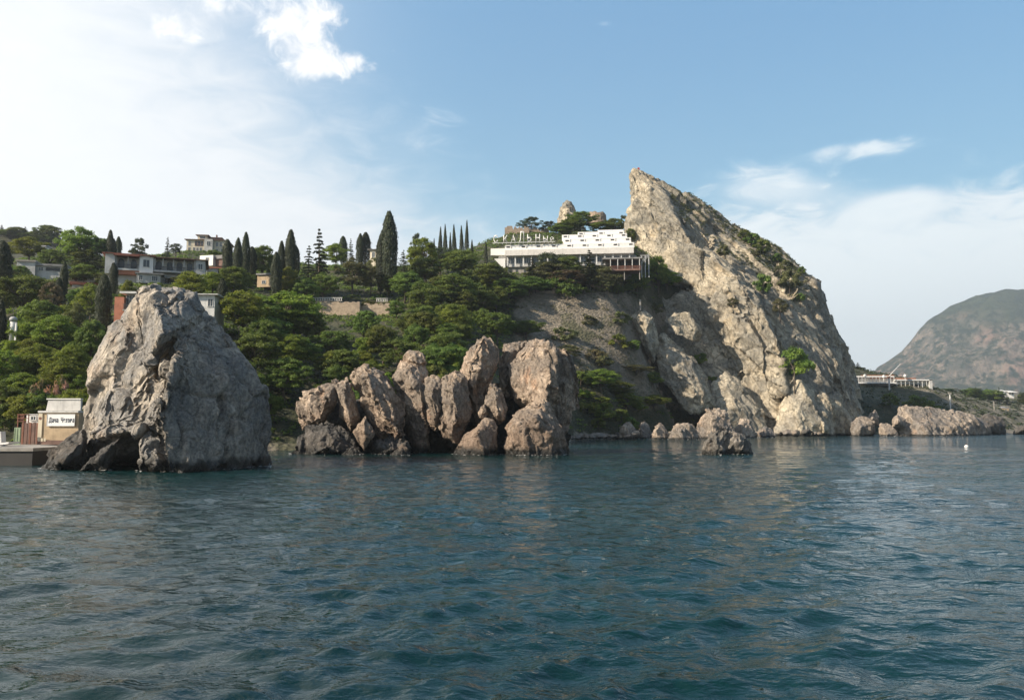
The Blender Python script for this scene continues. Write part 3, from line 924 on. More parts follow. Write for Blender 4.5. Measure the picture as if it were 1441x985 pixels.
big('huge white sunlit block at the water foot of the crag', [[(1089, 622, 258), (1090, 600, 259), (1098, 572, 260), (1110, 548, 260), (1125, 535, 261), (1142, 560, 257), (1156, 590, 257), (1160, 622, 257),
                                                               (1120, 580, 255), (1130, 622, 254), (1150, 545, 275), (1165, 622, 275), (1095, 560, 275)]], 81, 4.0, material=M['white_rock'], facet=0.28, name='limestone_block', cat='rock')
big('grey shaded block standing right of the white block at the foot of the crag', [[(1156, 622, 258), (1152, 590, 259), (1146, 560, 262), (1158, 545, 266), (1172, 570, 265), (1178, 622, 263), (1160, 600, 255), (1170, 560, 280), (1180, 622, 280)]], 82, 3.5, name='limestone_block', cat='rock')
big('long pinkish slab leaning on the slope left of the crag, its foot overhanging', [[(922, 500, 258), (925, 480, 260), (933, 469, 261), (950, 482, 260), (975, 505, 258), (990, 530, 256), (1004, 562, 254), (1008, 572, 254),
                     (985, 578, 252), (970, 586, 252), (950, 560, 253), (928, 535, 256), (940, 500, 255), (975, 550, 250), (990, 530, 268), (930, 480, 270), (1004, 570, 266)]], 83, 3.2, name='limestone_slab', cat='rock', bedamp=0.03)
big('rusty capped rock rib at the top left of the pinkish slab', [[(886, 445, 258), (893, 436, 258), (908, 438, 257), (918, 450, 256), (926, 468, 256), (925, 482, 256), (920, 512, 255), (912, 500, 255), (905, 475, 256), (895, 462, 257),
                     (908, 455, 253), (915, 490, 252), (915, 445, 264), (922, 500, 264)]], 84, 2.4, name='rock_rib', cat='rock')
big('thin pale rib sticking out of scrub left of the rusty capped rib', [[(846, 452, 250), (856, 456, 249), (868, 470, 248), (878, 482, 247), (872, 482, 247), (858, 470, 247), (860, 462, 254), (876, 480, 254)]], 85, 1.6, name='rock_rib', cat='rock')
big('low earthy outcrop on the dry slope under the hotel', [[(806, 470, 243), (812, 456, 244), (830, 448, 245), (846, 460, 245), (850, 478, 243), (826, 476, 240), (830, 460, 252), (845, 480, 252)]], 86, 2.0, name='rock_outcrop', cat='rock')
big('upper right outcrop among grey scrub beneath the dry slope', [[(938, 452, 262), (950, 440, 262), (972, 438, 262), (985, 460, 262), (975, 480, 260), (950, 470, 259), (960, 450, 272), (985, 480, 272)]], 87, 2.4, name='rock_outcrop', cat='rock')
big('stepped lower outcrop right of the pinkish slab', [[(1000, 540, 262), (1020, 520, 264), (1050, 545, 262), (1075, 580, 259), (1078, 618, 257), (1010, 620, 256), (998, 590, 257), (1030, 580, 254), (1050, 560, 275), (1075, 618, 275)]], 88, 2.6, name='rock_outcrop', cat='rock')
# shore boulders at the crag's foot
for i, (lab, x0, x1, y0, y1, Y) in enumerate([
        ('flat brown shore boulder, first left of the row below the crag', 868, 899, 594, 619, 212),
        ('rounded grey shore boulder second in the row below the crag', 896, 918, 592, 616, 216),
        ('pointed brown shore boulder, third in the row below the crag', 914, 941, 596, 618, 210),
        ('broad brown shore boulder with a white top, fourth in the row', 937, 988, 594, 621, 206),
        ('large pale pointed shore boulder, behind the lone dark rock', 978, 1036, 574, 618, 222),
        ('pinkish low boulder just right of the lone dark rock', 1030, 1066, 588, 618, 228),
        ('small boulder in the shadow left of the white block', 1064, 1092, 600, 618, 236)]):
    c = (x0 + x1) / 2
    big(lab, [[(x0, y1 + 5, Y), (x0 + 3, y0 + (y1 - y0) * .5, Y), (x0 + (x1 - x0) * .3, y0 + 2, Y), (c, y0, Y), (x1 - (x1 - x0) * .25, y0 + 4, Y), (x1, y1 - 8, Y), (x1, y1 + 5, Y),
               (c - 4, y0 + (y1 - y0) * .35, Y - 2.5), (c, y1 + 5, Y - 3), (x1 - 6, y1 + 5, Y + 5), (x0 + 6, y1 + 5, Y + 5), (c + 4, y0 + 3, Y + 4)]], 90 + i, 1.8, 0.2, M['shore_rock'], group='boulders along the shore under the crag')
rnd = random.Random(4)
for i in range(22):          # small stones along the shore right of the reef
    px = 806 + i * 6.2 + rnd.uniform(-2, 2)
    Y = 196 + (px - 806) * 0.28
    r = rnd.uniform(4, 9)
    by = 596 + 4 * 1131 / Y
    big('small pale shore stone in the line between the reef and the crag', [[(px + r * math.cos(a) * 1.2, by - 1 - r * 0.55 + r * 0.75 * math.sin(a), Y + rnd.uniform(-.9, .9)) for a in np.linspace(0, 6.28, 9)[:-1]] +
        [(px, by - r * .5, Y - 1.2), (px, by - r * .4, Y + 1.6)]], 120 + i, 0.8, 0.2, M['shore_rock'], name='shore_stone', cat='stone', group='small stones along the shore')['label'] = 'small pale shore stone, %s%s between reef and crag' % (ORD[i], ' from the left' if i else '')
for i in range(25):          # rubble along the crag's foot
    px = 872 + i * 12.4 + rnd.uniform(-4, 4)
    Y = 206 + (px - 870) * 0.17 + rnd.uniform(0, 8)
    r = rnd.uniform(4.5, 10)
    by = 596 + 4 * 1131 / Y
    big('broken grey stone, %s%s in the rubble at the foot of the crag' % (ORD[i], ' from the left' if i else ''), [[(px + r * math.cos(a) * rnd.uniform(.8, 1.4), by - 1 - r * 0.5 + r * rnd.uniform(.5, .9) * math.sin(a), Y + rnd.uniform(-1.2, 1.2)) for a in np.linspace(0, 6.28, 8)[:-1]] +
        [(px, by - r * .5, Y - 1.6), (px, by - r * .4, Y + 2)]], 160 + i, 1.0, 0.2, M['shore_rock'] if i % 3 else M['dark_rock'], name='rubble_stone', cat='stone', group='rubble at the foot of the crag')
# rocks right of the crag
big('slanting grey boulder, left of the two pale ones beyond the crag', [[(1196, 616, 262), (1198, 596, 263), (1206, 586, 264), (1222, 588, 264), (1231, 594, 263), (1228, 606, 262), (1210, 618, 261), (1212, 600, 259), (1215, 590, 272), (1230, 612, 270)]], 101, 1.8, 0.2, M['shore_rock'])
big('small pointed pale boulder on top of the slanting one', [[(1219, 594, 266), (1224, 582, 266), (1231, 576, 266), (1237, 586, 266), (1234, 596, 266), (1228, 590, 263), (1230, 584, 269), (1236, 600, 270), (1220, 600, 270)]], 102, 1.0, 0.16, M['shore_rock'])
big('orange brown wedge at the waterline left of the long low headland', [[(1236, 622, 262), (1238, 596, 262), (1250, 596, 262), (1262, 606, 261), (1269, 622, 261), (1250, 612, 259), (1262, 622, 270), (1240, 605, 268)]], 103, 1.4, 0.18, M['shore_rock'])
big('rounded tan boulder beside the left tip of the long low headland', [[(1254, 602, 266), (1256, 588, 266), (1264, 583, 266), (1274, 590, 266), (1275, 602, 266), (1264, 594, 263), (1266, 590, 271), (1272, 606, 271), (1256, 606, 270)]], 104, 1.2, 0.18, M['shore_rock'])
big('long low orange tan headland rock, right of the crag', [[(1262, 620, 268), (1264, 598, 270), (1266, 576, 272), (1270, 572, 272), (1290, 580, 272), (1320, 576, 276), (1350, 578, 278), (1374, 588, 280), (1390, 600, 282), (1398, 620, 284),
     (1300, 600, 264), (1310, 620, 262), (1350, 620, 268), (1350, 598, 270), (1280, 580, 290), (1375, 595, 298), (1395, 620, 298)]], 105, 3.0, 0.26, M['shore_rock'], name='headland_rock', cat='rock', bedamp=0.08)
big('dark blunt rock behind the right end of the headland', [[(1370, 618, 296), (1372, 588, 298), (1390, 583, 298), (1412, 588, 298), (1416, 600, 298), (1412, 618, 298), (1395, 600, 292), (1400, 590, 312), (1412, 618, 312)]], 106, 2.2, 0.26, M['dark_rock'])
big('dark low rock at the right edge of the picture', [[(1425, 612, 300), (1430, 602, 301), (1442, 598, 302), (1462, 600, 304), (1470, 612, 304), (1440, 604, 296), (1450, 602, 312), (1468, 612, 312)]], 107, 1.8, 0.26, M['dark_rock'])
# small rocky pinnacles above the hotel
big('ragged grey limestone pinnacle above the hotel roof', [[(783, 325, 345), (786, 308, 345), (791, 288, 346), (797, 281, 346), (804, 283, 346), (808, 292, 346), (812, 308, 346), (822, 328, 346), (798, 300, 340), (800, 325, 338),
     (800, 283, 352), (815, 325, 355), (785, 325, 355)]], 108, 2.6, 0.32, name='rock_pinnacle', cat='rock', warp=0.3, facet=0.8)

# ------------------------------------------------------------------ plants
def rng(seed):
    return np.random.default_rng(seed)


def unit(v):
    return v / np.maximum(np.linalg.norm(v, axis=1), 1e-9)[:, None]


def cards(C, N, size, ratio=0.55, seed=0, tint=None, long_axis=None):
    """one pointed four-cornered leaf spray per row"""
    g = rng(seed)
    n = len(C)
    N = unit(N)
    r = long_axis if long_axis is not None else g.normal(size=(n, 3))
    t_ = unit(r - (r * N).sum(1)[:, None] * N)
    b_ = np.cross(N, t_)
    s = (np.asarray(size) * g.uniform(0.65, 1.35, n))[:, None] * 0.5
    V = np.stack([C - t_ * s, C + b_ * s * ratio, C + t_ * s + N * s * 0.25, C - b_ * s * ratio], 1).reshape(-1, 3)
    Fq = np.arange(n * 4).reshape(n, 4)
    tint = g.uniform(0, 1, n) if tint is None else tint
    return V, Fq, np.repeat(tint, 4)


def crown_mesh(name, material, C, N, size, ratio, seed, tint, long_axis=None):
    V, Fq, a = cards(C, N, size, ratio, seed, tint, long_axis)
    return mesh_np(name, V, Fq, material, False, {'tint': a})


def broad(seed, material, H=10.0, w_=4.0, layered=False, n_cl=96, per=170, leaf=0.32, base=0.22):
    g = rng(seed)
    zc, hz_ = H * (base + 1) / 2, H * (1 - base) / 2
    C, N, Tn, tips = [], [], [], []
    for k in range(n_cl):
        th, cz_ = g.uniform(0, 2 * math.pi), g.uniform(-0.75, 1.0)
        rr = math.sqrt(max(0, 1 - cz_ * cz_)) * g.uniform(0.45, 1.05)
        lump = 1 + 0.22 * math.sin(th * 2 + seed) + 0.12 * math.sin(th * 5 + seed * 2)
        c = np.array([math.cos(th) * rr * w_ * lump, math.sin(th) * rr * w_ * lump, zc + cz_ * hz_ * g.uniform(0.75, 1.0)])
        R_ = g.uniform(0.55, 1.25) * w_ / 4.2 * (1.25 if layered else 1.0)
        fl = 0.62 if layered else 0.85
        d = unit(g.normal(size=(per, 3)))
        d[:, 2] = np.where(d[:, 2] < -0.2, -d[:, 2] * 0.5, d[:, 2])
        rad = g.uniform(0.35, 1.0, per) ** 0.5
        pts = c + d * rad[:, None] * R_ * np.array([1, 1, fl]) + g.normal(size=(per, 3)) * 0.10
        C.append(pts)
        nn = d * 0.9 + np.array([0, 0, 0.35]) + g.normal(size=(per, 3)) * 0.6
        N.append(nn)
        Tn.append(np.clip(g.uniform(0, 1) * 0.65 + g.uniform(-0.15, 0.4, per), 0, 1))
        if k % 4 == 0:
            tips.append(c)
    crown = crown_mesh('crown', material, np.concatenate(C), np.concatenate(N), leaf, 0.6, seed, np.concatenate(Tn))
    mb = MB()
    r0 = H * 0.022
    top = (g.normal() * .3, g.normal() * .3, H * 0.62)
    mb.tube([(0, 0, -1.5), (0.05, 0.03, H * 0.18), (top[0] * .4, top[1] * .4, H * 0.4), top], [r0 * 1.25, r0, r0 * .75, r0 * .35], 7)
    for c in tips:
        st = Vector((top[0] * .4, top[1] * .4, H * g.uniform(0.22, 0.45)))
        e = Vector(c)
        mb.tube([st, st.lerp(e, .5) + Vector((0, 0, H * .04)), e], [r0 * .45, r0 * .3, r0 * .1], 5)
    return crown, mb.mesh('trunk', M['bark'], True)


def cypress(seed, H=12.0, w_=1.45, per=9000, leaf=0.34, twin=False, spire=False):
    g = rng(seed)
    t_ = g.uniform(0, 1, per) ** 0.9
    th = g.uniform(0, 2 * math.pi, per)
    z = H * (0.05 + 0.95 * t_)
    if spire:
        prof = (1 - t_) ** 0.8 * 0.9 + 0.03
    else:
        prof = np.minimum(1, (t_ / 0.40 + 0.50)) * np.clip((1.012 - t_) / 0.30, 0, 1) ** 0.55
    q = np.stack([np.cos(th) * 1.3, np.sin(th) * 1.3, z / 1.5], 1)
    lump = 1 + 0.42 * fbm(q, 3, seed) + 0.10 * fbm(q * 4, 2, seed + 3)
    rr = w_ * prof * lump * (1 - 0.28 * g.uniform(0, 1, per) ** 2 + 0.10 * np.abs(g.normal(size=per)) + 0.35 * (g.uniform(0, 1, per) > 0.95) * g.uniform(0, 1, per))
    C = np.stack([np.cos(th) * rr, np.sin(th) * rr, z + g.normal(size=per) * 0.1], 1)
    if twin:
        m_ = g.uniform(0, 1, per) < 0.42
        C[m_] = C[m_] * [0.8, 0.8, 0.80] + [w_ * 1.15, 0.3, 0]
    N = np.stack([np.cos(th), np.sin(th), g.uniform(-0.1, 0.7, per)], 1) + g.normal(size=(per, 3)) * 0.35
    la = np.stack([np.cos(th) * .25, np.sin(th) * .25, np.ones(per)], 1) + g.normal(size=(per, 3)) * 0.25
    tint = np.clip(0.45 + 0.8 * fbm(q * 2.2, 2, seed + 9) + g.uniform(-.2, .2, per), 0, 1)
    crown = crown_mesh('crown', M['leaf_cypress'], C, N, leaf, 0.5, seed, tint, la)
    mb = MB().tube([(0, 0, -1.5), (0, 0, H * 0.3), (0, 0, H * 0.9)], [0.26, 0.2, 0.04], 7)
    for k in range(8):
        a, zz = k * 2.4, H * (0.12 + 0.08 * k)
        mb.tube([(0, 0, zz), (math.cos(a) * w_ * .3, math.sin(a) * w_ * .3, zz + .7), (math.cos(a) * w_ * .5, math.sin(a) * w_ * .5, zz + 1.8)], [.06, .04, .02], 4)
    return crown, mb.mesh('trunk', M['bark'], True)


def conifer(seed, H=11.0, w_=3.2, tiers=13, per=430, leaf=0.36, gap=0.55):
    """cedar or fir: sprays carried on tiers of near-level branches"""
    g = rng(seed)
    C, N, T_ = [], [], []
    mb = MB().tube([(0, 0, -1.5), (0, 0, H * 0.5), (0.05, 0, H * 0.99)], [0.24, 0.15, 0.02], 7)
    for k in range(tiers):
        f = k / (tiers - 1)
        z = H * (0.14 + 0.84 * f)
        rad = w_ * (1 - f) ** 0.75 * g.uniform(0.75, 1.1) + 0.12
        nb = max(3, int(8 * (1 - f)) + 2)
        for j in range(nb):
            a = g.uniform(0, 2 * math.pi)
            L = rad * g.uniform(0.65, 1.1)
            m_ = max(12, int(per / nb * (L / w_ + .25)))
            s = g.uniform(0.15, 1, m_)
            wd = 0.38 * L * (1 - s * 0.55)
            o = g.uniform(-1, 1, m_) * wd
            x = np.cos(a) * s * L - np.sin(a) * o
            y = np.sin(a) * s * L + np.cos(a) * o
            zz = z + 0.10 * s * L - 0.25 * s * s * L + g.normal(size=m_) * gap * 0.16
            C.append(np.stack([x, y, zz], 1))
            N.append(np.stack([np.cos(a) * .3 + 0 * s, np.sin(a) * .3 + 0 * s, 1 + 0 * s], 1) + g.normal(size=(m_, 3)) * 0.45)
            T_.append(np.clip(g.uniform(.1, .8) + g.uniform(-.2, .2, m_), 0, 1))
            if j < 4:
                mb.tube([(0, 0, z), (math.cos(a) * L * .9, math.sin(a) * L * .9, z - .1 * L)], [.06, .015], 4)
    return crown_mesh('crown', M['leaf_pine'], np.concatenate(C), np.concatenate(N), leaf, 0.45, seed, np.concatenate(T_)), mb.mesh('trunk', M['bark'], True)


def shrub(seed, material, H=2.6, w_=1.8, n_cl=22, per=190, leaf=0.26):
    return broad(seed, material, H, w_, False, n_cl, per, leaf, base=0.02)


PROTO = {
    'broad': [broad(s, M['leaf']) for s in (1, 2, 3)],
    'layer': [broad(s, M['leaf'], layered=True, n_cl=84, per=180) for s in (4, 5)],
    'bright': [broad(s, M['leaf_bright'], layered=(s == 7)) for s in (6, 7, 8)],
    'olive': [broad(s, M['leaf_olive'], n_cl=56) for s in (9, 10)],
    'brown': [broad(11, M['leaf_brown'], n_cl=34)],
    'cyp': [cypress(21), cypress(22, w_=1.25), cypress(23, w_=1.6, per=10000), cypress(27, w_=1.4)],
    'twin': [cypress(24, twin=True, per=12000)],
    'spire': [cypress(25, H=12, w_=1.3, per=5000, spire=True), cypress(26, H=12, w_=1.1, per=5000, spire=True)],
    'cedar': [conifer(31), conifer(32, w_=3.8)],
    'fir': [conifer(33, w_=2.4, tiers=16, gap=.3)],
    'pine': [broad(34, M['leaf_pine'], w_=4.4, layered=True, n_cl=50, base=0.35), broad(35, M['leaf_pine'], w_=4.0, n_cl=44, base=0.3)],
    'shrub': [shrub(s, M['leaf']) for s in (41, 42)],
    'gshrub': [shrub(s, M['leaf_bright']) for s in (43, 44)],
    'oshrub': [shrub(45, M['leaf_olive'])],
    'bshrub': [shrub(46, M['leaf_brown'])],
    'flower': [shrub(47, M['flower'], per=120)],
}
NAT_H = {'broad': 10, 'layer': 10, 'bright': 10, 'olive': 10, 'brown': 10, 'cyp': 12, 'twin': 12, 'spire': 12, 'cedar': 11, 'fir': 11, 'pine': 10,
         'shrub': 2.6, 'gshrub': 2.6, 'oshrub': 2.6, 'bshrub': 2.6, 'flower': 2.6}
NAT_W = {'broad': 8.6, 'layer': 9.2, 'bright': 8.8, 'olive': 8.6, 'brown': 8.4, 'cyp': 2.9, 'twin': 5.0, 'spire': 2.4, 'cedar': 6.4, 'fir': 4.8, 'pine': 9.2,
         'shrub': 4.2, 'gshrub': 4.2, 'oshrub': 4.2, 'bshrub': 4.2, 'flower': 4.2}
TNAME = {'cyp': ('cypress_tree', 'cypress'), 'twin': ('cypress_tree', 'cypress'), 'spire': ('cypress_tree', 'cypress'), 'cedar': ('cedar_tree', 'cedar'),
         'fir': ('fir_tree', 'fir tree'), 'pine': ('pine_tree', 'pine tree'), 'shrub': ('shrub', 'shrub'), 'gshrub': ('shrub', 'shrub'), 'oshrub': ('shrub', 'shrub'),
         'bshrub': ('shrub', 'shrub'), 'flower': ('flowering_bush', 'bush')}
trnd = random.Random(8)


def gz(x, y):
    return float(ground(x, y)[0])


def put_tree(kind, loc, h, wd, label, group=None, lean=0.0):
    nm, cat = TNAME.get(kind, ('broadleaf_tree', 'tree'))
    v = trnd.randrange(len(PROTO[kind]))
    crown, trunk = PROTO[kind][v]
    r = empty(nm, loc, trnd.uniform(0, 6.28))
    r.rotation_euler = (trnd.uniform(-.03, .03) + lean, trnd.uniform(-.03, .03), trnd.uniform(0, 6.28))
    r.scale = (wd / NAT_W[kind], wd / NAT_W[kind], h / NAT_H[kind])
    link('crown', crown, r)
    link('trunk', trunk, r)
    return tag(r, label, cat, group)


def tree(kind, px, top, h, label, wpx=None, Y0=100, group=None, Y=None):
    """a tree h metres tall whose top shows at (px, top): walk outwards until the ground is h below the line of sight"""
    if Y is None:
        Y = Y0
        for yy in np.arange(Y0, 700, 1.5):
            q = P(px, top, yy)
            if gz(q.x, yy) + h >= q.z:
                Y = yy
                break
        else:
            Y = 330
    q = P(px, top, Y)
    z0 = gz(q.x, Y)
    hh = q.z - z0 if abs(q.z - z0 - h) < h * 0.9 else h
    if z0 < 0.2: z0 = 0.2
    if kind.endswith('shrub') and wpx: hh = max(hh, wpx / F_PX * Y * 0.5)
    wd = (wpx / F_PX * Y) * (0.80 if kind == 'cyp' else 1) if wpx else NAT_W[kind] / NAT_H[kind] * h * trnd.uniform(.9, 1.1)
    if kind == 'cyp': hh *= 1.0
    return put_tree(kind, (q.x, Y, q.z - hh), hh, wd, label, group)


# --- tall trees one can point at: kind, px, top px, height m, width px, label, start distance
for a in [
    ('cyp', 550, 300, 23, 29, 'tallest cypress on the skyline, thick and dark', 205),
    ('cyp', 537, 330, 17, 18, 'shorter cypress tucked against the left side of the tallest cypress', 208),
    ('cyp', 409, 325, 18, 18, 'tall pointed cypress left of the spreading cedar', 205),
    ('cyp', 398, 341, 16, 13, 'narrow cypress touching the left side of a taller pointed one', 205),
    ('cyp', 391, 356, 13, 17, 'lower dark cypress standing in front of the tall pointed pair', 190),
    ('cyp', 417, 346, 10, 14, 'slim low cypress just right of the tall pointed cypress', 210),
    ('cyp', 347, 328, 15, 13, 'tallest of the dense row of cypresses right of the cream building', 205),
    ('cyp', 336, 336, 14, 16, 'second cypress from the left in the row by the cream building', 200),
    ('cyp', 322, 338, 14, 16, 'first cypress beside the right wall of the cream building', 205),
    ('cyp', 354, 348, 10, 17, 'low cypress at the right end of the row by the cream building', 195),
    ('cyp', 514, 328, 13, 17, 'cypress right of a close pair, before the beige building', 205),
    ('cyp', 506, 330, 13, 12, 'thin cypress joined to its right neighbour before the beige building', 206),
    ('cyp', 484, 333, 11, 13, 'small cypress above the bright round tree on the skyline', 215),
    ('fir', 495, 336, 11, 18, 'feathery dark conifer between the small and the paired cypresses', 210),
    ('fir', 451, 322, 18, 42, 'big spreading cedar rising above the terrace balustrade', 205),
    ('fir', 434, 346, 13, 34, 'lower cedar leaning on the left side of the big spreading cedar', 205),
    ('fir', 384, 351, 9, 16, 'small fir between the cypress row and the pointed cypress', 215),
    ('broad', 370, 346, 11, 34, 'dark round tree just right of the cypress row', 215),
    ('cyp', 314, 393, 8, 16, 'small cypress cone at the right above the sea stack', 160),
    ('cyp', 147, 388, 14, 23, 'thick dark cypress left of the brick wall behind the sea stack', 145),
    ('cyp', 162, 371, 9, 13, 'slim cypress in front of the left end of the villa', 175),
    ('cyp', 91, 370, 11, 14, 'slender dark cypress before the pale left houses', 165),
    ('cyp', 84, 392, 9, 14, 'short cypress leaning on the slender one before the pale houses', 162),
    ('cyp', 7, 341, 15, 28, 'wide dark cypress at the left edge of the picture', 170),
    ('cyp', 3, 425, 12, 20, 'dark cypress low at the left edge beside the pale column', 128),
    ('twin', 157, 325, 12, 15, 'twin pointed cypress left above the villa roof', 225),
    ('cyp', 167, 334, 10, 11, 'single pointed cypress beside the twin one above the villa', 225),
    ('pine', 196, 336, 9, 30, 'dark round pine behind the roof of the villa', 222),
    ('fir', 236, 334, 9, 17, 'small pointed fir behind the villa roof', 235),
    ('pine', 248, 343, 6, 18, 'low dark pine right of the pointed fir', 235),
    ('bright', 115, 322, 16, 60, 'broad sunlit tree, tallest crown on the left hill', 228),
    ('broad', 140, 336, 13, 44, 'darker crown on the right side of the tall sunlit hill tree', 230),
    ('bright', 42, 335, 12, 52, 'sunlit round tree below the far wood on the left hill', 235),
    ('broad', 72, 352, 10, 40, 'dark tree above the long grey house', 225),
    ('bright', 268, 384, 8, 52, 'rounded yellow green tree covering the villa foot behind the stack', 160),
    ('broad', 330, 376, 9, 50, 'dense green tree below the cypress row', 178),
    ('bright', 300, 384, 8, 38, 'light green tree under the little red roof', 175),
    ('bright', 473, 344, 9, 34, 'bright round tree on the skyline right of the big cedar', 215),
    ('bright', 405, 377, 9, 34, 'fresh green tree in front of the pointed cypresses', 190),
    ('olive', 497, 366, 10, 50, 'large olive coloured bush tree above the balustrade', 203),
    ('olive', 522, 376, 8, 34, 'olive coloured tree at the foot of the beige building', 203),
    ('bright', 594, 336, 12, 52, 'wide light tree right of the tallest cypress', 212),
    ('pine', 586, 328, 12, 18, 'small dark round crown poking above the wide light tree', 240),
    ('cedar', 569, 352, 9, 28, 'grey green cedar beside the tallest cypress', 208),
    ('pine', 620, 350, 9, 46, 'flat topped pine under the row of thin spires', 215),
    ('broad', 455, 386, 8, 42, 'dark leafy tree hiding the left end of the balustrade', 200),
    ('broad', 430, 392, 8, 38, 'dark tree between the beige wall and the balustrade', 198),
    ('olive', 0, 396, 11, 60, 'large tree at the left edge under the grey house', 158),
    ('broad', 40, 388, 11, 70, 'broad dark crown filling the slope under the grey house', 158),
    ('brown', 74, 400, 11, 36, 'tree with brownish thin foliage left of the slender cypress', 155),
    ('broad', 110, 408, 9, 34, 'dark tree with drooping crown right of the slender cypress', 160),
    ('bright', 128, 402, 9, 38, 'yellow green tree beside the thick dark cypress', 150),
    ('bright', 181, 396, 7, 26, 'green bush tree above the brick wall behind the stack', 160),
    ('fir', 645, 357, 7, 14, 'tiny dark fir right of the thin spires', 250),
]:
    tree(a[0], a[1], a[2], a[3], a[5], a[4], a[6])

# thin spires on the skyline
for i, (px, top, lab) in enumerate([(619, 320, 'leftmost thin dark spire tree of the skyline group'), (627, 317, 'second thin spire from the left in the skyline group'),
                                    (634, 328, 'shortest thin spire in the middle of the skyline group'), (640, 317, 'thin spire in the middle of the skyline group, fourth from left'),
                                    (650, 318, 'thin spire second from the right in the skyline group'), (657, 311, 'tallest thin spire, right end of the skyline group'),
                                    (610, 336, 'low spire tree left of the skyline group'), (664, 338, 'small spire right below the tallest thin spire'), (684, 341, 'small spire against the left wing of the hotel')]):
    tree('spire', px, top, 12 if top < 325 else 8, lab, 9 if top < 325 else 7, 240, 'thin spires on the skyline')

# trees round the hotel and the crag's foot
for a in [
    ('pine', 748, 306, 9, 40, 'flat topped pine on the ruined wall above the hotel', 326),
    ('pine', 772, 312, 8, 30, 'lower flat pine on the right part of the ruined wall', 324),
    ('broad', 816, 299, 9, 42, 'round dark tree between the pinnacle and the ruined tower', 318),
    ('broad', 800, 312, 8, 40, 'dark tree at the foot of the grey pinnacle', 316),
    ('broad', 790, 318, 7, 34, 'low dark tree under the pinnacle behind the hotel', 312),
    ('broad', 845, 314, 6, 38, 'low green tree below the ruined tower', 316),
    ('broad', 866, 308, 8, 30, 'green tree between the ruined tower and the crag', 318),
    ('pine', 878, 303, 8, 18, 'dark pine touching the left edge of the crag', 318),
    ('broad', 888, 322, 7, 16, 'small green tree in the notch by the hotel end', 296),
    ('pine', 773, 356, 11, 40, 'pointed green conifer in front of the middle of the hotel', 245),
    ('fir', 829, 352, 13, 46, 'broad pointed conifer in front of the hotel right half', 245),
    ('fir', 750, 363, 10, 40, 'small conifer in front of the left half of the hotel', 245),
    ('broad', 800, 362, 9, 52, 'dark bushy tree between the two pointed conifers by the hotel', 245),
    ('olive', 775, 370, 8, 60, 'dull green tree low in front of the hotel', 243),
    ('brown', 799, 382, 8, 62, 'tree with grey brown foliage below the middle of the hotel', 240),
    ('olive', 847, 376, 8, 50, 'olive tree below the hotel restaurant deck', 243),
    ('bright', 896, 384, 9, 36, 'light green bush tree right under the hotel deck', 246),
    ('bright', 926, 362, 14, 36, 'light green tree left of the round knob of the crag', 250),
    ('bright', 968, 367, 14, 42, 'brightest green tree against the crag beside the round knob', 252),
    ('bright', 938, 382, 9, 44, 'wide light tree at the bend above the dry slope', 246),
    ('olive', 986, 400, 4, 22, 'small tree hanging at the right end of the dry slope', 258),
    ('layer', 600, 362, 9, 56, 'layered tree in the middle wood left of the hotel', 212),
    ('broad', 570, 384, 8, 50, 'dark layered tree right of the balustrade', 205),
    ('layer', 650, 352, 10, 60, 'tall layered tree nearest the left wing of the hotel', 225),
    ('layer', 690, 372, 10, 70, 'wide layered tree below the white stair wedge of the hotel', 222),
    ('layer', 640, 386, 10, 70, 'spreading layered tree in the middle of the hill wood', 205),
    ('layer', 715, 392, 9, 60, 'layered tree at the left end of the dry slope', 218),
    ('layer', 745, 390, 7, 50, 'low dark layered tree over the dry slope edge', 232),
    ('layer', 600, 405, 9, 60, 'dark layered tree right of the dry stone bank', 190),
    ('layer', 680, 408, 9, 64, 'lower layered tree left of the dry slope', 200),
    ('bright', 640, 430, 9, 62, 'lighter layered tree behind the tall leaning pillar', 176),
    ('broad', 700, 440, 8, 48, 'dark tree behind the biggest block of the reef', 184),
    ('broad', 595, 440, 8, 50, 'dark green tree above the craggy rib of the reef', 168),
    ('bright', 400, 413, 10, 110, 'very wide flat crown of layered yellow green foliage', 150),
    ('bright', 345, 410, 10, 80, 'left shoulder of the wide yellow green crowns by the stack', 148),
    ('bright', 432, 436, 7, 46, 'layered crown touching the dry stone bank from the left', 158),
    ('cyp', 393, 438, 6, 30, 'short rounded dark cypress bush among yellow green crowns', 145),
    ('broad', 415, 440, 7, 34, 'round dark crown beside the short rounded cypress', 146),
    ('bright', 415, 470, 8, 60, 'rounded yellow green crown halfway above the left reef boulders', 138),
    ('broad', 360, 470, 9, 70, 'dark green crown right behind the shaded side of the stack', 136),
    ('broad', 470, 466, 7, 50, 'dark tree under the dry stone bank', 158),
    ('olive', 520, 425, 5, 46, 'dry bush covering the right of the stone bank', 203),
    ('bright', 512, 474, 6, 26, 'small upright yellow green tree over the cream block', 145),
    ('broad', 540, 460, 8, 56, 'deep green tree behind the pale knob of the reef', 156),
    ('broad', 480, 492, 7, 60, 'dark tree just above the slab boulder of the reef', 138),
    ('broad', 400, 505, 8, 70, 'very dark tree between the stack and the reef', 128),
    ('broad', 345, 520, 8, 60, 'dark tree in the shade of the sea stack', 124),
    ('broad', 560, 478, 7, 56, 'dark shrubby tree right above the leaning rib', 142),
    ('layer', 630, 466, 8, 70, 'shaded layered tree behind the humped brown boulder', 148),
    ('bright', 610, 486, 6, 40, 'mid green tree right of the pale knob of the reef', 142),
    ('broad', 740, 452, 6, 48, 'bushy tree at the lower left corner of the dry slope', 206),
]:
    tree(a[0], a[1], a[2], a[3], a[5], a[4], a[6])

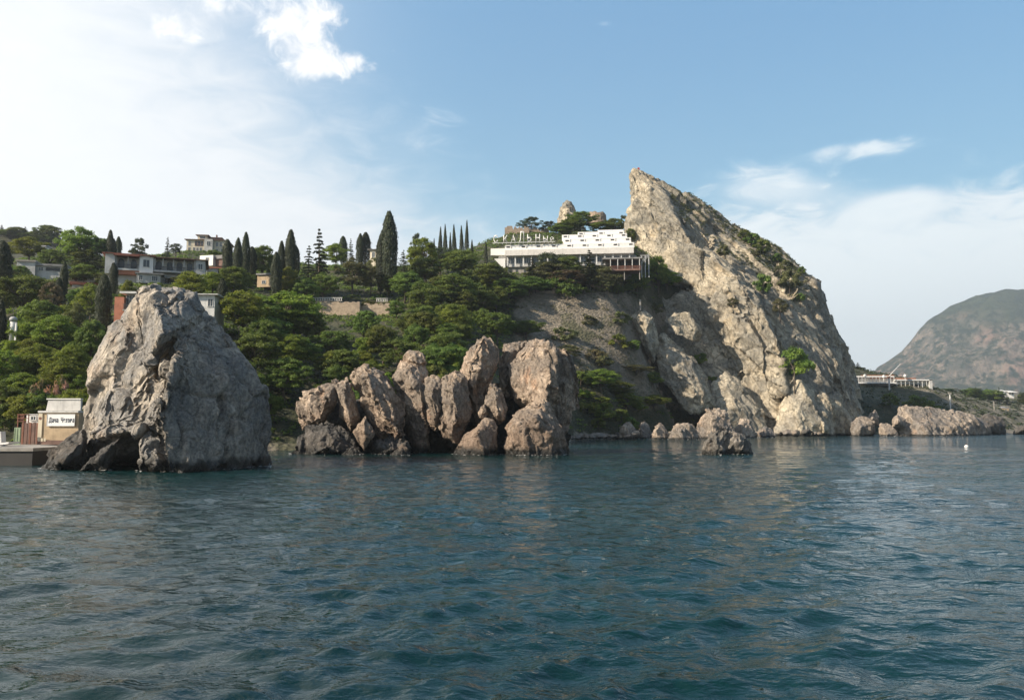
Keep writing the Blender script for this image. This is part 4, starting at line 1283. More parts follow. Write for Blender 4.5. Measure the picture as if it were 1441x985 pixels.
# lower left slope, behind and left of the stack
for a in [
    ('bright', 30, 452, 8, 66, 'bright leafy tree right of the pale column', 122),
    ('bright', 84, 446, 8, 60, 'bright leafy tree upper right of the pink flowering bush', 122),
    ('broad', 60, 424, 9, 60, 'shaded tree above the bright leafy slope', 136),
    ('olive', 112, 430, 9, 46, 'dull tree under the thick dark cypress', 134),
    ('broad', 130, 452, 9, 44, 'dark tree touching the left slope of the stack', 126),
    ('bright', 10, 492, 7, 60, 'bright tree over the quay at the left edge', 110),
    ('bright', 60, 486, 7, 60, 'bright tree in the middle of the lower left slope', 112),
    ('bright', 104, 488, 7, 52, 'bright tree beside the left edge of the stack', 112),
    ('bright', 30, 526, 6, 56, 'low bright tree left of the pink flowering bush', 104),
    ('bright', 100, 525, 5, 44, 'low light tree above the signboard hut', 103),
    ('broad', 5, 540, 6, 46, 'dark tree above the white leaning slab on the quay', 103),
    ('flower', 62, 538, 6.5, 40, 'pink flowering bush above the painted signboard hut', 102),
    ('flower', 84, 533, 7, 30, 'smaller pink flowering bush right of the larger one', 102),
    ('gshrub', 30, 568, 3.5, 40, 'green shrub behind the brown boarded shed', 97),
    ('shrub', 8, 572, 3.5, 36, 'dark shrub behind the green door panel', 97),
    ('gshrub', 108, 553, 3, 30, 'light shrub hanging over the roof of the signboard hut', 98),
]:
    tree(a[0], a[1], a[2], a[3], a[5], a[4], a[6])

# scrubby trees in the valley between reef and crag
for a in [
    ('gshrub', 848, 568, 4.6, 46, 'bright shrub at the water between reef and crag', 200),
    ('gshrub', 826, 562, 4.5, 30, 'yellow green bush next to the right side of the reef', 195),
    ('bright', 880, 552, 6, 54, 'round green tree above the pale shore stones', 214),
    ('bright', 920, 556, 6, 46, 'leafy tree at the foot of the pinkish slab', 222),
    ('bright', 845, 520, 7, 56, 'tall green tree right behind the biggest reef block', 205),
    ('olive', 895, 514, 6, 56, 'olive green tree left of the pinkish slab', 222),
    ('layer', 870, 536, 6, 50, 'mid green tree in the valley between reef and crag', 212),
    ('olive', 800, 486, 5, 44, 'olive bush over the top of the biggest reef block', 212),
    ('bshrub', 838, 494, 3, 40, 'brownish bush on the bare lower slope', 225),
    ('oshrub', 790, 462, 3, 40, 'olive bush at the lower edge of the dry slope', 228),
    ('oshrub', 826, 445, 2.6, 30, 'low olive bush beside the earthy outcrop', 240),
    ('oshrub', 870, 440, 3, 36, 'low bush left of the rusty capped rib', 244),
    ('gshrub', 868, 472, 4, 40, 'green bush beside the thin pale rib', 240),
    ('shrub', 892, 480, 4, 26, 'dark bush hugging the rusty capped rib', 246),
    ('oshrub', 850, 500, 4, 34, 'olive bush beneath the thin pale rib', 226),
    ('oshrub', 920, 428, 3, 30, 'low brownish bush above the rusty capped rib', 256),
]:
    tree(a[0], a[1], a[2], a[3], a[5], a[4], a[6])

# filler wood on the hillside: more trees where the photograph shows closed foliage
LOOK = {'broad': 'dark round crowned', 'layer': 'green layered crowned', 'bright': 'light green leafy', 'olive': 'dull olive', 'pine': 'dark flat topped', 'fir': 'pointed dark',
        'shrub': 'dark bushy', 'gshrub': 'light green bushy', 'oshrub': 'olive bushy', 'brown': 'brownish', 'bshrub': 'brownish bushy'}


def scatter(region, n, kinds, hr, label, group, seed, Y0=100, sp=1.0):
    g = random.Random(seed)
    made = {}
    (x0, x1, y0, y1) = region
    for i in range(n):
        k = g.choice(kinds)
        px, py = g.uniform(x0, x1), g.uniform(y0, y1)
        if 432 < px < 556 and 400 < py < 438 or 705 < px < 960 and 403 < py < 470: continue
        made.setdefault(k, []).append((px, tree(k, px, py, g.uniform(*hr), label, None, Y0, group)))
    for k, lst in made.items():
        lst.sort(key=lambda a: a[0])
        for i, (px, o) in enumerate(lst):
            o['label'] = '%s tree, %s%s in the %s' % (LOOK[k], ORD[i], ' from the left' if i else '', group)


scatter((330, 640, 420, 560), 40, ['broad', 'broad', 'layer', 'bright'], (5, 8), 'green tree in the closed wood on the slope behind the reef', 'wood behind the reef', 3, 126)
scatter((0, 135, 420, 560), 20, ['bright', 'broad', 'bright'], (5, 7), 'leafy tree in the sunlit thicket left of the sea stack', 'thicket left of the stack', 5, 104)
scatter((560, 740, 380, 470), 16, ['layer', 'broad'], (6, 9), 'layered dark tree in the wood left of the dry slope', 'wood by the dry slope', 6, 150)
scatter((300, 700, 378, 420), 14, ['broad', 'layer', 'olive'], (5, 8), 'dark tree among the garden trees above the terrace', 'garden trees above the terrace', 9, 214)
scatter((735, 905, 380, 402), 16, ['olive', 'broad', 'olive', 'shrub'], (4, 6), 'scrubby tree on the strip of ground below the hotel', 'scrubby trees below the hotel', 19, 236)
scatter((20, 300, 350, 400), 10, ['broad', 'olive', 'layer'], (5, 7), 'dark tree between the houses on the left hill', 'trees between the left houses', 10, 190)
scatter((815, 930, 520, 590), 9, ['shrub', 'gshrub', 'shrub'], (3, 4.5), 'green bush in the valley thicket between reef and crag', 'valley thicket between reef and crag', 12, 196)
scatter((0, 100, 314, 335), 24, ['pine', 'broad', 'fir', 'layer'], (9, 14), 'hazy dark tree of the far wood, top left', 'far wood at top left', 13, 400)
scatter((100, 180, 345, 372), 5, ['broad', 'pine'], (8, 10), 'dark tree behind the left villa end', 'trees behind the villa', 14, 225)

# ------------------------------------------------------------------ plants on the crag
Vc, Nc = get_np(V_cl)
Fc_ = [tuple(pp.vertices) for pp in V_cl.polygons]
BV_C = BVHTree.FromPolygons([tuple(v) for v in Vc.tolist()], Fc_)
EYEV = Vector((0, 0, EYE))


def on_crag(px, py):
    loc, nrm, idx, dist = BV_C.ray_cast(EYEV, pix_dir(px, py).normalized())
    l2, n2_, i2, d2_ = BV_T.ray_cast(EYEV, pix_dir(px, py).normalized())
    if loc is None or (l2 is not None and d2_ < dist):
        return l2
    return loc


for k, px, py, wpx, h, lab in [
    ('gshrub', 1114, 530, 56, 9, 'big bright green bush above the white block of the crag'),
    ('olive', 1096, 448, 26, 7, 'lone upright tree on the shaded flank of the crag'),
    ('shrub', 1072, 414, 34, 6.5, 'darkest bush in the gully on the crag'),
    ('oshrub', 1108, 408, 40, 7, 'olive brown bush beside the darkest gully bush'),
    ('oshrub', 1016, 360, 24, 2.2, 'low olive bush right behind the round knob'),
    ('shrub', 1044, 336, 20, 3.2, 'first dark bush on the ridge line of the crag'),
    ('shrub', 1058, 345, 26, 4, 'second dark bush on the ridge line of the crag'),
    ('shrub', 1072, 357, 30, 5, 'largest dark bush on the ridge line of the crag'),
    ('shrub', 1092, 369, 20, 3, 'small dark bush below the largest ridge bush'),
    ('oshrub', 1064, 360, 14, 2.4, 'tiny olive bush in front of the largest ridge bush'),
    ('oshrub', 1102, 382, 26, 4, 'olive bush on the ridge right of the small dark one'),
    ('shrub', 1128, 386, 15, 3, 'rightmost dark bush on the ridge line of the crag'),
    ('shrub', 1125, 424, 18, 3, 'dark bush under the upper right corner of the crag'),
    ('oshrub', 1030, 430, 18, 2.5, 'little olive bush on the sunlit spur'),
    ('gshrub', 985, 512, 26, 3, 'green bush in the dark groove beside the pinkish slab'),
    ('gshrub', 1000, 538, 20, 3, 'lower green bush in the groove beside the pinkish slab'),
    ('shrub', 1250, 572, 30, 3.2, 'dark green bush on the slope right of the crag'),
    ('shrub', 1285, 578, 34, 3.6, 'broad dark bush above the long headland rock'),
    ('gshrub', 1306, 578, 24, 1.4, 'low yellow green bush on top of the headland rock'),
]:
    q = on_crag(px, py)
    if q is not None:
        wd = wpx / F_PX * q.y
        put_tree(k, (q.x, q.y - wd * 0.22, q.z - 0.5), max(h, wd * .62), wd, lab)


# low growth nobody could count: leaf sprays in clumps, one object
def clump_cloud(name, centers, radii, per, leaf, material, seed, flat=0.55):
    g = rng(seed)
    n = len(centers)
    d = unit(g.normal(size=(n * per, 3)))
    d[:, 2] = np.abs(d[:, 2])
    rr = np.repeat(radii, per)[:, None]
    C = np.repeat(centers, per, 0) + d * rr * g.uniform(0.3, 1, (n * per, 1)) * np.array([1, 1, flat])
    N = d + [0, 0, 0.6] + g.normal(size=d.shape) * 0.5
    tint = np.clip(np.repeat(g.uniform(0, .8, n), per) + g.uniform(-.15, .25, n * per), 0, 1)
    V, Fq, a = cards(C, N, leaf, 0.6, seed, tint)
    o = link(name, mesh_np(name, V, Fq, material, False, {'tint': a}))
    return tag(o, kind='stuff')


g = rng(77)
n = 26000
xs = g.uniform(-260, 60, n); ys = g.uniform(96, 330, n)
zs = ground(xs, ys)
pts = np.stack([xs, ys, zs], 1)
dd = dryness(pts)
ppx, ppy = to_px(pts)
keep = (zs > 1.4) & (ppx > -140) & (ppx < 1010) & (dd < 0.35) & (g.uniform(0, 1, n) < 0.62)
clump_cloud('undergrowth', pts[keep], g.uniform(0.7, 1.7, keep.sum()), 26, 0.55, M['leaf'], 61)
n = 5200
xs = g.uniform(-5, 95, n); ys = g.uniform(196, 300, n)
pts = np.stack([xs, ys, ground(xs, ys)], 1)
pn = fbm(pts / 9., 3, 91)
keep = (pts[:, 2] > 1.0) & (pn > -0.02) & (dryness(pts) >= 0.35)
clump_cloud('dry_scrub', pts[keep], g.uniform(0.3, 1.0, keep.sum()), 16, 0.4, M['leaf_olive'], 62)
# scrub on the shaded ledges of the crag
fn = Nc[:, 2]
cpx, cpy = to_px(Vc)
pn = fbm(Vc / 8., 3, 93)
gul = np.clip((cpx - 935) / 20, 0, 1) * np.clip((1145 - cpx) / 20, 0, 1) * np.clip((cpx - 860) * 0.75 + 245 - (cpy - 0), 0, 60) / 60
ok = (Nc[:, 0] > -0.15) & (fn > 0.12) & (pn > -0.10) & (cpy < 520) & (Vc[:, 1] < 325) & (gul > 0.2)
idx = np.where(ok)[0]
idx = g.choice(idx, min(len(idx), 1500), replace=False)
clump_cloud('crag_scrub', Vc[idx], g.uniform(0.35, 1.15, len(idx)), 24, 0.42, M['leaf_olive'], 63)
idx2 = g.choice(np.where(ok)[0], min(ok.sum(), 560), replace=False)
clump_cloud('crag_scrub', Vc[idx2], g.uniform(0.4, 1.3, len(idx2)), 26, 0.42, M['leaf_pine'], 64)
# slope right of the crag and the far shore
n = 9000
xs = g.uniform(120, 420, n); ys = g.uniform(300, 820, n)
pts = np.stack([xs, ys, ground(xs, ys)], 1)
ppx, ppy = to_px(pts)
pn = fbm(pts / 22., 3, 95)
keep = (pts[:, 2] > 1.6) & (ppx > 1180) & (ppx < 1520) & (pn > -0.12)
clump_cloud('shore_scrub', pts[keep], g.uniform(0.8, 2.2, keep.sum()), 18, 0.9, M['leaf_pine'], 65)
scatter((1318, 1460, 544, 560), 34, ['pine', 'broad', 'layer', 'fir'], (10, 14), 'dark tree in the long belt of trees across the bay', 'tree belt across the bay', 21, 520)
scatter((1245, 1320, 540, 548), 8, ['pine', 'broad'], (7, 10), 'hazy tree behind the building deck right of the crag', 'trees behind the building deck', 22, 500)
tree('pine', 1197, 512, 10, 'dark pine rising behind the right foot of the crag', 14, 420)
tree('fir', 1207, 510, 9, 'pointed tree right of the dark pine beyond the crag', 13, 420)
tree('pine', 1214, 517, 8, 'last small tree right of the pointed one beyond the crag', 11, 420)

# ------------------------------------------------------------------ buildings
class House:
    """parts are given in photo pixels measured at the front wall's distance Y; the whole is turned by rz"""
    def __init__(self, name, label, px0, px1, py0, Y, rz=0.0, cat='building'):
        self.m = Y / F_PX
        self.px0, self.py0 = (px0 + px1) / 2, py0
        self.k = 1 / math.cos(rz)
        self.root = tag(empty(name, P(self.px0, py0, Y), rz), label, cat)

    def X(self, px): return (px - self.px0) * self.m * self.k
    def Z(self, py): return (self.py0 - py) * self.m

    def box(self, name, x0, x1, y0, y1, d0, d1, material, parent=None):
        """x0..x1, y0(top)..y1(bottom) in pixels; d0..d1 depth in metres behind the front wall"""
        return MB().box(self.X(x0), self.X(x1), d0, d1, self.Z(y1), self.Z(y0)).build(name, M[material], parent or self.root)

    def hip(self, x0, x1, y_eave, h, d0, d1, material, inset=None, over=0.7, name='roof'):
        h_ = h * self.m
        w_ = abs(self.X(x1) - self.X(x0))
        return MB().hip(self.X(x0) - over, self.X(x1) + over, d0 - over, d1 + over, self.Z(y_eave), h_, inset if inset is not None else min(w_ * .3, (d1 - d0) / 2)).build(name, M[material], self.root)

    def window(self, cx, cy, w_, h_, d=0.0, frame='white_dirty', bars=1, sill=True):
        """w_, h_ in metres"""
        x, z = self.X(cx), self.Z(cy)
        fr = MB()
        t_ = 0.09
        fr.box(x - w_ / 2 - t_, x - w_ / 2, d - .07, d + .03, z - h_ / 2, z + h_ / 2)
        fr.box(x + w_ / 2, x + w_ / 2 + t_, d - .07, d + .03, z - h_ / 2, z + h_ / 2)
        fr.box(x - w_ / 2 - t_, x + w_ / 2 + t_, d - .07, d + .03, z + h_ / 2 + .002, z + h_ / 2 + t_)
        fr.box(x - w_ / 2 - t_ - .06, x + w_ / 2 + t_ + .06, d - .14, d + .03, z - h_ / 2 - t_, z - h_ / 2 - .002)
        for b in range(bars):
            bx = x - w_ / 2 + w_ * (b + 1) / (bars + 1)
            fr.box(bx - .03, bx + .03, d - .05, d + .02, z - h_ / 2, z + h_ / 2)
        o = fr.build('window', M[frame], self.root)
        MB().box(x - w_ / 2 + .002, x + w_ / 2 - .002, d - .025, d + .02, z - h_ / 2 + .002, z + h_ / 2 - .002).build('pane', M['glass'], o)
        return o


# --- the white stepped hotel
H = House('terraced_hotel', 'long white stepped hotel on the hilltop beside the crag', 709, 892, 384, 262, R(-6))
bx = H.box
bx('lower_wall', 711, 890, 357.2, 372, 2.2, 14, 'grey_wall')
bx('basement_wall', 712, 889, 372, 392, 3.0, 13, 'concrete')
bx('parapet_band', 709, 892, 349.0, 357.2, 0.0, 15, 'cream_white')
bx('terrace_band', 709, 893, 342.2, 348.0, 1.2, 17, 'white_dirty')
# each upper storey: recessed dark glazing strip with white parapet in front
levels = [(709, 893, 341.6, 349.0, 1.0, 18), (793, 888, 334.2, 341.6, 4.2, 21), (790, 882, 327.6, 334.2, 7.4, 24), (812, 878, 323.6, 327.6, 10.6, 27)]
for (a, b, c, d, e, f) in levels:
    up = 0.213 * e / H.m          # farther back, so it stands higher to show at the same height
    kx = 1 + e / 262
    a, b, c, d = 801 + (a - 801) * kx, 801 + (b - 801) * kx, c - up, d - up
    H.box('storey', a + 1, b - 1, c + 0.2, d + (4 if e > 2 else -0.05), e + 1.4, f, 'white_dirty')
    n = int((b - a) / 23)
    for k in range(n + 1):
        x = a + 5 + (b - a - 10) * k / max(1, n)
        # a dark balcony opening with a white divider beside it
        H.box('balcony_opening', x - 2.6, x + 2.6, c + 2.1, c + 4.3, e - .03, e + 0.12, 'dark')
        H.box('balcony_divider', x + 3.1, x + 4.1, c + 0.8, c + 4.5, e - 0.25, e - .035, 'white')
    H.box('balcony_parapet', a, b, c + 1.5, d + (0 if e < 2 else 3), e, e + 0.22, 'white')
    H.box('roof_slab', a, b, c - 0.3, c + 0.6, e + 0.75, f + .3, 'white')
bx('roof_hut', 842, 880, 308.5, 311.5, 14, 20, 'white')
bx('left_wing', 687, 709, 343.5, 353.5, 3.0, 12, 'white')
H.box('wing_base', 698, 709, 353.5, 360, 4.0, 11, 'white_dirty')
MB().prism([(H.X(693), H.Z(360)), (H.X(709), H.Z(360)), (H.X(709), H.Z(374)), (H.X(706), H.Z(374))], 1.5, 3.5).build('stair_wedge', M['white'], H.root)
for k in range(16):       # glazing of the long lower storey between white pillars
    x = 713 + k * 11.6
    H.window(x + 4.6, 363.2, 1.75, 1.9, 2.2, 'pale_metal', 2)
    if k < 16:
        H.box('pillar', x - 1.4, x - 0.2, 357.3, 371.5, 0.8, 1.2, 'white')
# restaurant deck under the right end
bx('deck_slab', 848, 903, 366.6, 368.6, -3.6, 2.1, 'roof_grey')
bx('deck_room', 860, 898, 368.8, 383, 0.0, 3.0, 'dark')
bx('deck_floor', 856, 900, 383, 385.2, -3.6, 3.0, 'roof_brown')
for k in range(5):
    H.box('deck_post', 858.5 + k * 10, 859.4 + k * 10, 368.7, 383, -3.5, -3.2, 'white_dirty')
rail = MB()
for k in range(44):
    x = 858 + k
    rail.box(H.X(x) - .03, H.X(x) + .03, -3.58, -3.5, H.Z(383), H.Z(379))
rail.box(H.X(857), H.X(901), -3.6, -3.48, H.Z(379), H.Z(378.5))
rail.build('deck_railing', M['rust'], H.root)
H.box('deck_panel', 872, 900, 379.2, 383, -3.44, -3.38, 'wood')
for x in (857, 878, 899):
    H.box('deck_leg', x - .5, x + .5, 385.3, 398, -3.0, -2.6, 'concrete')
# outside stair tower at the right end
st = MB()
for x in (903, 908, 913):
    st.box(H.X(x) - .12, H.X(x) + .12, 1.0, 1.3, H.Z(392), H.Z(360))
for k in range(9):
    st.box(H.X(902.5 + k * 1.2), H.X(904 + k * 1.2), 0.9, 2.6, H.Z(372 - k * 1.4), H.Z(371.4 - k * 1.4))
    st.box(H.X(902.5 + k * 1.2), H.X(902.8 + k * 1.2), 0.9, 1.0, H.Z(371.4 - k * 1.4), H.Z(367.4 - k * 1.4))
st.box(H.X(901), H.X(914), 0.9, 2.8, H.Z(360.6), H.Z(360))
st.build('outside_stair', M['pale_metal'], H.root)

# the big letters on the roof of the left wing
sgn = tag(empty('rooftop_sign', P(738, 342, 263.5), R(-6)), 'row of tall white Cyrillic letters standing on the hotel roof edge', 'sign')
mpp = 263.5 / F_PX


def text_mesh(s, size, depth):
    cu = bpy.data.curves.new('t', 'FONT')
    cu.body = s
    cu.size = size
    cu.extrude = depth / 2
    cu.offset = 0.008
    cu.align_x = 'CENTER'
    o = bpy.data.objects.new('t', cu)
    COL.objects.link(o)
    dg = bpy.context.evaluated_depsgraph_get()
    me = bpy.data.meshes.new_from_object(o.evaluated_get(dg))
    bpy.data.objects.remove(o)
    return me


def letter(ch, name, parent, x, z, height, width, depth, material, y=0.0, bold=0.0):
    me = text_mesh(ch, 1.0, 0.0)
    bm = bmesh.new(); bm.from_mesh(me)
    bmesh.ops.remove_doubles(bm, verts=bm.verts, dist=1e-5)
    xs = [v.co.x for v in bm.verts]; ys = [v.co.y for v in bm.verts]
    w0, h0, cx, y0 = max(xs) - min(xs), max(ys) - min(ys), (max(xs) + min(xs)) / 2, min(ys)
    for v in bm.verts:
        v.co = Vector(((v.co.x - cx) / w0 * width, 0, (v.co.y - y0) / h0 * height))
    r = bmesh.ops.extrude_face_region(bm, geom=bm.faces[:])
    bmesh.ops.translate(bm, vec=(0, depth, 0), verts=[q for q in r['geom'] if isinstance(q, bmesh.types.BMVert)])
    bmesh.ops.recalc_face_normals(bm, faces=bm.faces)
    me2 = bpy.data.meshes.new(name)
    bm.to_mesh(me2); bm.free()
    me2.materials.append(material)
    return link(name, me2, parent, (x, y, z))


for ch, px, hp, wp_ in [('С', 697, 12, 6.5), ('К', 711, 11.5, 6.5), ('А', 722, 12, 7), ('Л', 734, 17, 7.5), ('Ь', 745, 12, 6.5), ('Н', 757, 12, 6.8), ('Ы', 768, 8.5, 7), ('Й', 777, 7.5, 5.5)]:
    lx = (px - 738) * mpp * 1.01
    lt = letter(ch, 'letter', sgn, lx, 0.35, hp * mpp * 0.92, wp_ * mpp * 0.95, 0.25, M['white'])
fr = MB()
fr.box((692 - 738) * mpp, (782 - 738) * mpp, 0.05, 0.15, 0.12, 0.32)
for px in range(694, 782, 6):
    fr.box((px - 738) * mpp, (px - 738) * mpp + .08, 0.05, 0.15, -0.3, 0.12)
fr.build('letter_frame', M['pale_metal'], sgn)

# ruined walls and tower above the hotel
def masonry(name, label, px0, px1, pyt, pyb, Y, depth, seed, material, cat='ruin', jag=1.0, holes=()):
    g = random.Random(seed)
    m_ = Y / F_PX
    pts, n_ = [], 26
    w_ = (px1 - px0) * m_
    hh = (pyb - pyt) * m_
    top = [(w_ * k / n_ - w_ / 2, hh * (1 - abs(g.gauss(0, .06)) * jag) - (jag * 0.5 if g.random() < .25 else 0)) for k in range(n_ + 1)]
    o = MB().prism([(-w_ / 2, 0)] + top + [(w_ / 2, 0)], 0, depth).build(name, M[material], None, P((px0 + px1) / 2, pyb, Y))
    return tag(o, label, cat)


masonry('ruined_wall', 'brown ruined masonry wall behind the rooftop letters', 710, 745, 317, 346, 322, 2.5, 1, 'stone_wall')
masonry('ruined_wall', 'right stretch of ruined masonry wall under the flat pines', 743, 772, 319, 346, 325, 2.5, 2, 'stone_wall')
tw = []
g_ = random.Random(5)
tb = MB()
nn = 20
Yt = 350; mt = Yt / F_PX; c0 = P(840, 316, Yt)
for ring in range(6):
    for k in range(nn):
        a = 2 * math.pi * k / nn
        r_ = 13.5 * mt * (1.05 - 0.02 * ring) * (1 + g_.uniform(-.02, .02))
        z = ring / 5 * 17 * mt
        if ring == 5: z += g_.uniform(-1.0, 0.3) - 0.9 * abs(math.sin(a * .5 + 1.1))
        tb.v.append((math.cos(a) * r_, math.sin(a) * r_, z))
for ring in range(5):
    for k in range(nn):
        k2 = (k + 1) % nn
        tb.f.append((ring * nn + k, ring * nn + k2, (ring + 1) * nn + k2, (ring + 1) * nn + k))
tb.f.append(tuple(5 * nn + k for k in range(nn)))
tag(tb.build('ruined_tower', M['stone_wall'], None, c0), 'round ruined masonry tower on the skyline behind the hotel', 'ruin')

# cross and little flag on the summit
fl = tag(empty('summit_flag', P(897, 243, 299)), 'tiny flag on a thin pole at the very top of the crag', 'flag')
MB().tube([(0, 0, -1), (0, 0, 2.0)], 0.10, 6).build('pole', M['pale_metal'], fl)
MB().prism([(0.08, 1.2), (0.9, 1.15), (0.85, 1.85), (0.08, 1.95)], -0.03, 0.03).build('cloth', M['flag_red'], fl)

# --- long villa behind the sea stack
V = House('villa', 'long two storey villa with dark loggias and red tiled eaves', 157, 281, 402, 188, R(20))
V.box('wall', 158, 280, 362, 386, 2.4, 12, 'white_dirty')
V.box('base_wall', 160, 282, 386, 412, 1.6, 12, 'grey_wall')
V.box('left_bay', 157, 168.5, 359.6, 388, 0.0, 2.398, 'white_dirty')
V.box('middle_bay', 198.5, 215, 359.6, 388, 0.0, 2.398, 'white')
V.box('right_bay', 268, 280, 361.5, 388, 0.0, 2.398, 'grey_wall')
V.box('left_balcony', 168.5, 198.5, 379.5, 382, 0.2, 2.38, 'white_dirty')
V.box('brick_panel', 168.5, 198.5, 382.1, 388, 0.5, 2.38, 'brick')
V.box('right_balcony', 215, 268, 379, 381.5, 0.2, 2.38, 'grey_wall')
for (a, b) in ((170, 197), (217, 266)):
    rl = MB()
    x = a
    while x < b:
        rl.box(V.X(x) - .025, V.X(x) + .025, 0.25, 0.30, V.Z(379.3), V.Z(374)); x += 1.0
    rl.box(V.X(a), V.X(b), 0.22, 0.33, V.Z(374), V.Z(373.5))
    rl.build('balcony_railing', M['dark'], V.root)
for x in (168.8, 183.5, 197.2, 216, 226, 239, 252.5, 266):
    V.box('column', x, x + 1.5, 362, 379.4, 0.35, 0.65, 'grey_wall')
for x in (175, 190, 221, 234.5, 247, 260):
    # round-headed dark doorway
    w_ = 1.25
    pts_ = [(-w_ / 2, 0), (-w_ / 2, 2.0)] + [(-w_ / 2 * math.cos(a), 2.0 + .55 * math.sin(a)) for a in np.linspace(0.3, math.pi - .3, 6)] + [(w_ / 2, 2.0), (w_ / 2, 0)]
    MB().prism([(V.X(x) + p_[0], V.Z(379.2) + p_[1]) for p_ in pts_], 2.30, 2.45).build('doorway', M['glass'], V.root)
V.window(206.5, 371, 1.3, 1.7, 0.0)
V.window(274, 371, 0.9, 1.3, 0.0)
for x in (222, 232, 252, 264): V.window(x, 393, 1.0, 1.3, 1.6)
V.hip(157, 214, 360.2, 4.5, 0, 12, 'roof_red', 3.5)
V.hip(214.5, 280, 361.6, 4.0, 0.2, 12, 'roof_brown', 3.5)
MB().prism([(V.X(167), V.Z(362.5)), (V.X(199), V.Z(362.5)), (V.X(198), V.Z(360.6)), (V.X(168), V.Z(360.6))], -0.9, 0.2).build('porch_roof', M['roof_red'], V.root)
V.box('chimney', 208, 213, 355.5, 361, 5, 6.2, 'roof_brown')
V.box('annex_wall', 196, 225, 387.5, 400, -1.0, 1.55, 'grey_wall')
V.box('annex_roof', 194, 229, 385.6, 387.4, -1.5, 1.57, 'roof_grey')
V.window(201, 392.5, .7, 1.1, -1.0); V.window(218, 393, 1.2, 1.1, -1.0, bars=2)

C = House('cream_mansion', 'tall cream building with brown hipped roofs and a small roof turret', 262, 317, 362, 300, R(8))
C.box('wall', 263, 288, 337.5, 372, 0, 12, 'cream')
C.box('stair_tower', 288, 299, 336.5, 372, -1.2, 8, 'grey_wall')
C.box('right_wing', 299, 317, 337, 372, 0.6, 12, 'cream')
C.box('turret', 275, 288, 328, 334, 3, 8, 'cream')
C.hip(263, 298, 337.4, 4.6, 0, 12, 'roof_brown', 3)
C.hip(297, 317, 336.8, 3.2, 0.6, 12, 'roof_brown', 3)
C.hip(275, 288, 328, 1.8, 3, 8, 'roof_brown', 1.5)
MB().hip(C.X(284), C.X(308), 4, 10, C.Z(334.5), 1.6, 2).build('roof', M['roof_brown'], C.root)
C.box('upper_storey', 286, 306, 329.5, 334.4, 5, 9, 'wood')
C.hip(286, 306, 329.4, 1.8, 5, 9, 'roof_brown', 2, 0.4)
C.box('chimney', 297.5, 299, 324, 331, 6, 7, 'roof_brown')
for x in (267, 273.5, 278, 282.5): C.window(x, 351, 0.75, 1.3, 0)
for x in (276, 280, 284): C.window(x, 342.5, 0.8, 1.7, 0, 'roof_brown')
C.window(267, 343, 0.8, 1.4, 0); C.window(304, 342.5, 0.7, 1.5, 0.6); C.window(309, 342.5, 0.7, 1.5, 0.6); C.window(294, 343, 1.3, 1.6, -1.2)
C.window(304, 352, 0.7, 1.3, 0.6); C.window(311, 352, 0.7, 1.3, 0.6)
C.window(281.5, 331, 1.8, 0.9, 3.0, bars=3)

Wb = House('white_block_house', 'plain white block with a grey lean-to, right of the villa roof', 278, 312, 373, 214, R(-14))
Wb.box('wall', 279, 300, 358.8, 374, 0, 8, 'white')
Wb.box('lean_to', 301, 312, 364, 374, 1, 7, 'wood')
Wb.box('lean_to_roof', 300.3, 313, 358.8, 363.9, .6, 7.4, 'roof_grey')
Wb.window(291, 364, .9, .6, 0)
Rb = House('red_roofed_house', 'low house with a bright red roof between villa and cypresses', 280, 312, 388, 205, R(6))
Rb.box('wall', 280, 306, 377.6, 394, 0, 7, 'grey_wall')
Rb.hip(280, 312, 377.5, 5.5, 0, 7, 'roof_red', 2.0, 0.6)
Rb.window(284.5, 383, .8, .9, 0); Rb.window(294, 384, .9, 1.1, 0)
Sm = House('small_white_house', 'small white gabled house tucked between trees on the left hill', 56, 64, 350, 330)
Sm.box('wall', 57, 64, 347, 358, 0, 5, 'white'); Sm.hip(57, 64, 347, 4, 0, 5, 'roof_grey', 0.8, .3); Sm.window(60.5, 350, .8, .8, 0)
G = House('grey_long_house', 'long flat roofed grey house under the left hill trees', 25, 89, 384, 205, R(14))
G.box('wall', 27, 50, 369, 392, 0, 8, 'grey_wall'); G.box('roof', 26, 51, 366.6, 369, -.4, 8.4, 'concrete')
G.box('right_wall', 50, 89, 373.2, 392, 0.8, 8, 'grey_wall'); G.box('right_roof', 49.9, 90, 370.4, 373.2, 0.2, 8.6, 'roof_grey')
for x in (56, 70, 84): G.window(x, 377.5, 1.1, .9, .8)
G.box('garage_opening', 62, 80, 375, 380, 0.70, 0.82, 'dark')
Pw = House('pale_house', 'pale two level house with an orange lean-to roof, above the slope', 97, 139, 416, 190, R(22))
Pw.box('upper_wall', 97, 138, 385.2, 397, 1.2, 8, 'white_dirty'); Pw.box('roof', 96, 139, 383.6, 385, 0.6, 8.4, 'roof_grey')
Pw.box('lean_to_roof', 101, 140, 397.1, 401.2, -0.6, 1.18, 'roof_red'); Pw.box('lower_wall', 104, 138, 401.3, 424, -0.2, 7, 'grey_wall')
for x in (104, 110, 118, 126, 133): Pw.window(x, 390.5, .7, .8, 1.2)
for x in (110, 118, 128): Pw.window(x, 407, 1.0, 1.2, -0.2)
Ls = House('low_white_shed', 'little white roofed shed half hidden under the pale house', 105, 122, 436, 165)
Ls.box('wall', 107, 121, 430.2, 440, 0, 3, 'grey_wall'); Ls.box('roof', 105, 122, 427.6, 430, -.4, 3.3, 'white_dirty'); Ls.window(113, 433.5, .8, .6, 0)
Bh = House('house_behind_the_stack', 'house with brick left wall and white roof ends behind the stack', 161, 299, 448, 142, R(4))
Bh.box('brick_wall', 162, 175, 418, 462, 0.0, 6, 'brick')
Bh.box('wall', 175, 298, 413.5, 462, 0.9, 7, 'white_dirty')
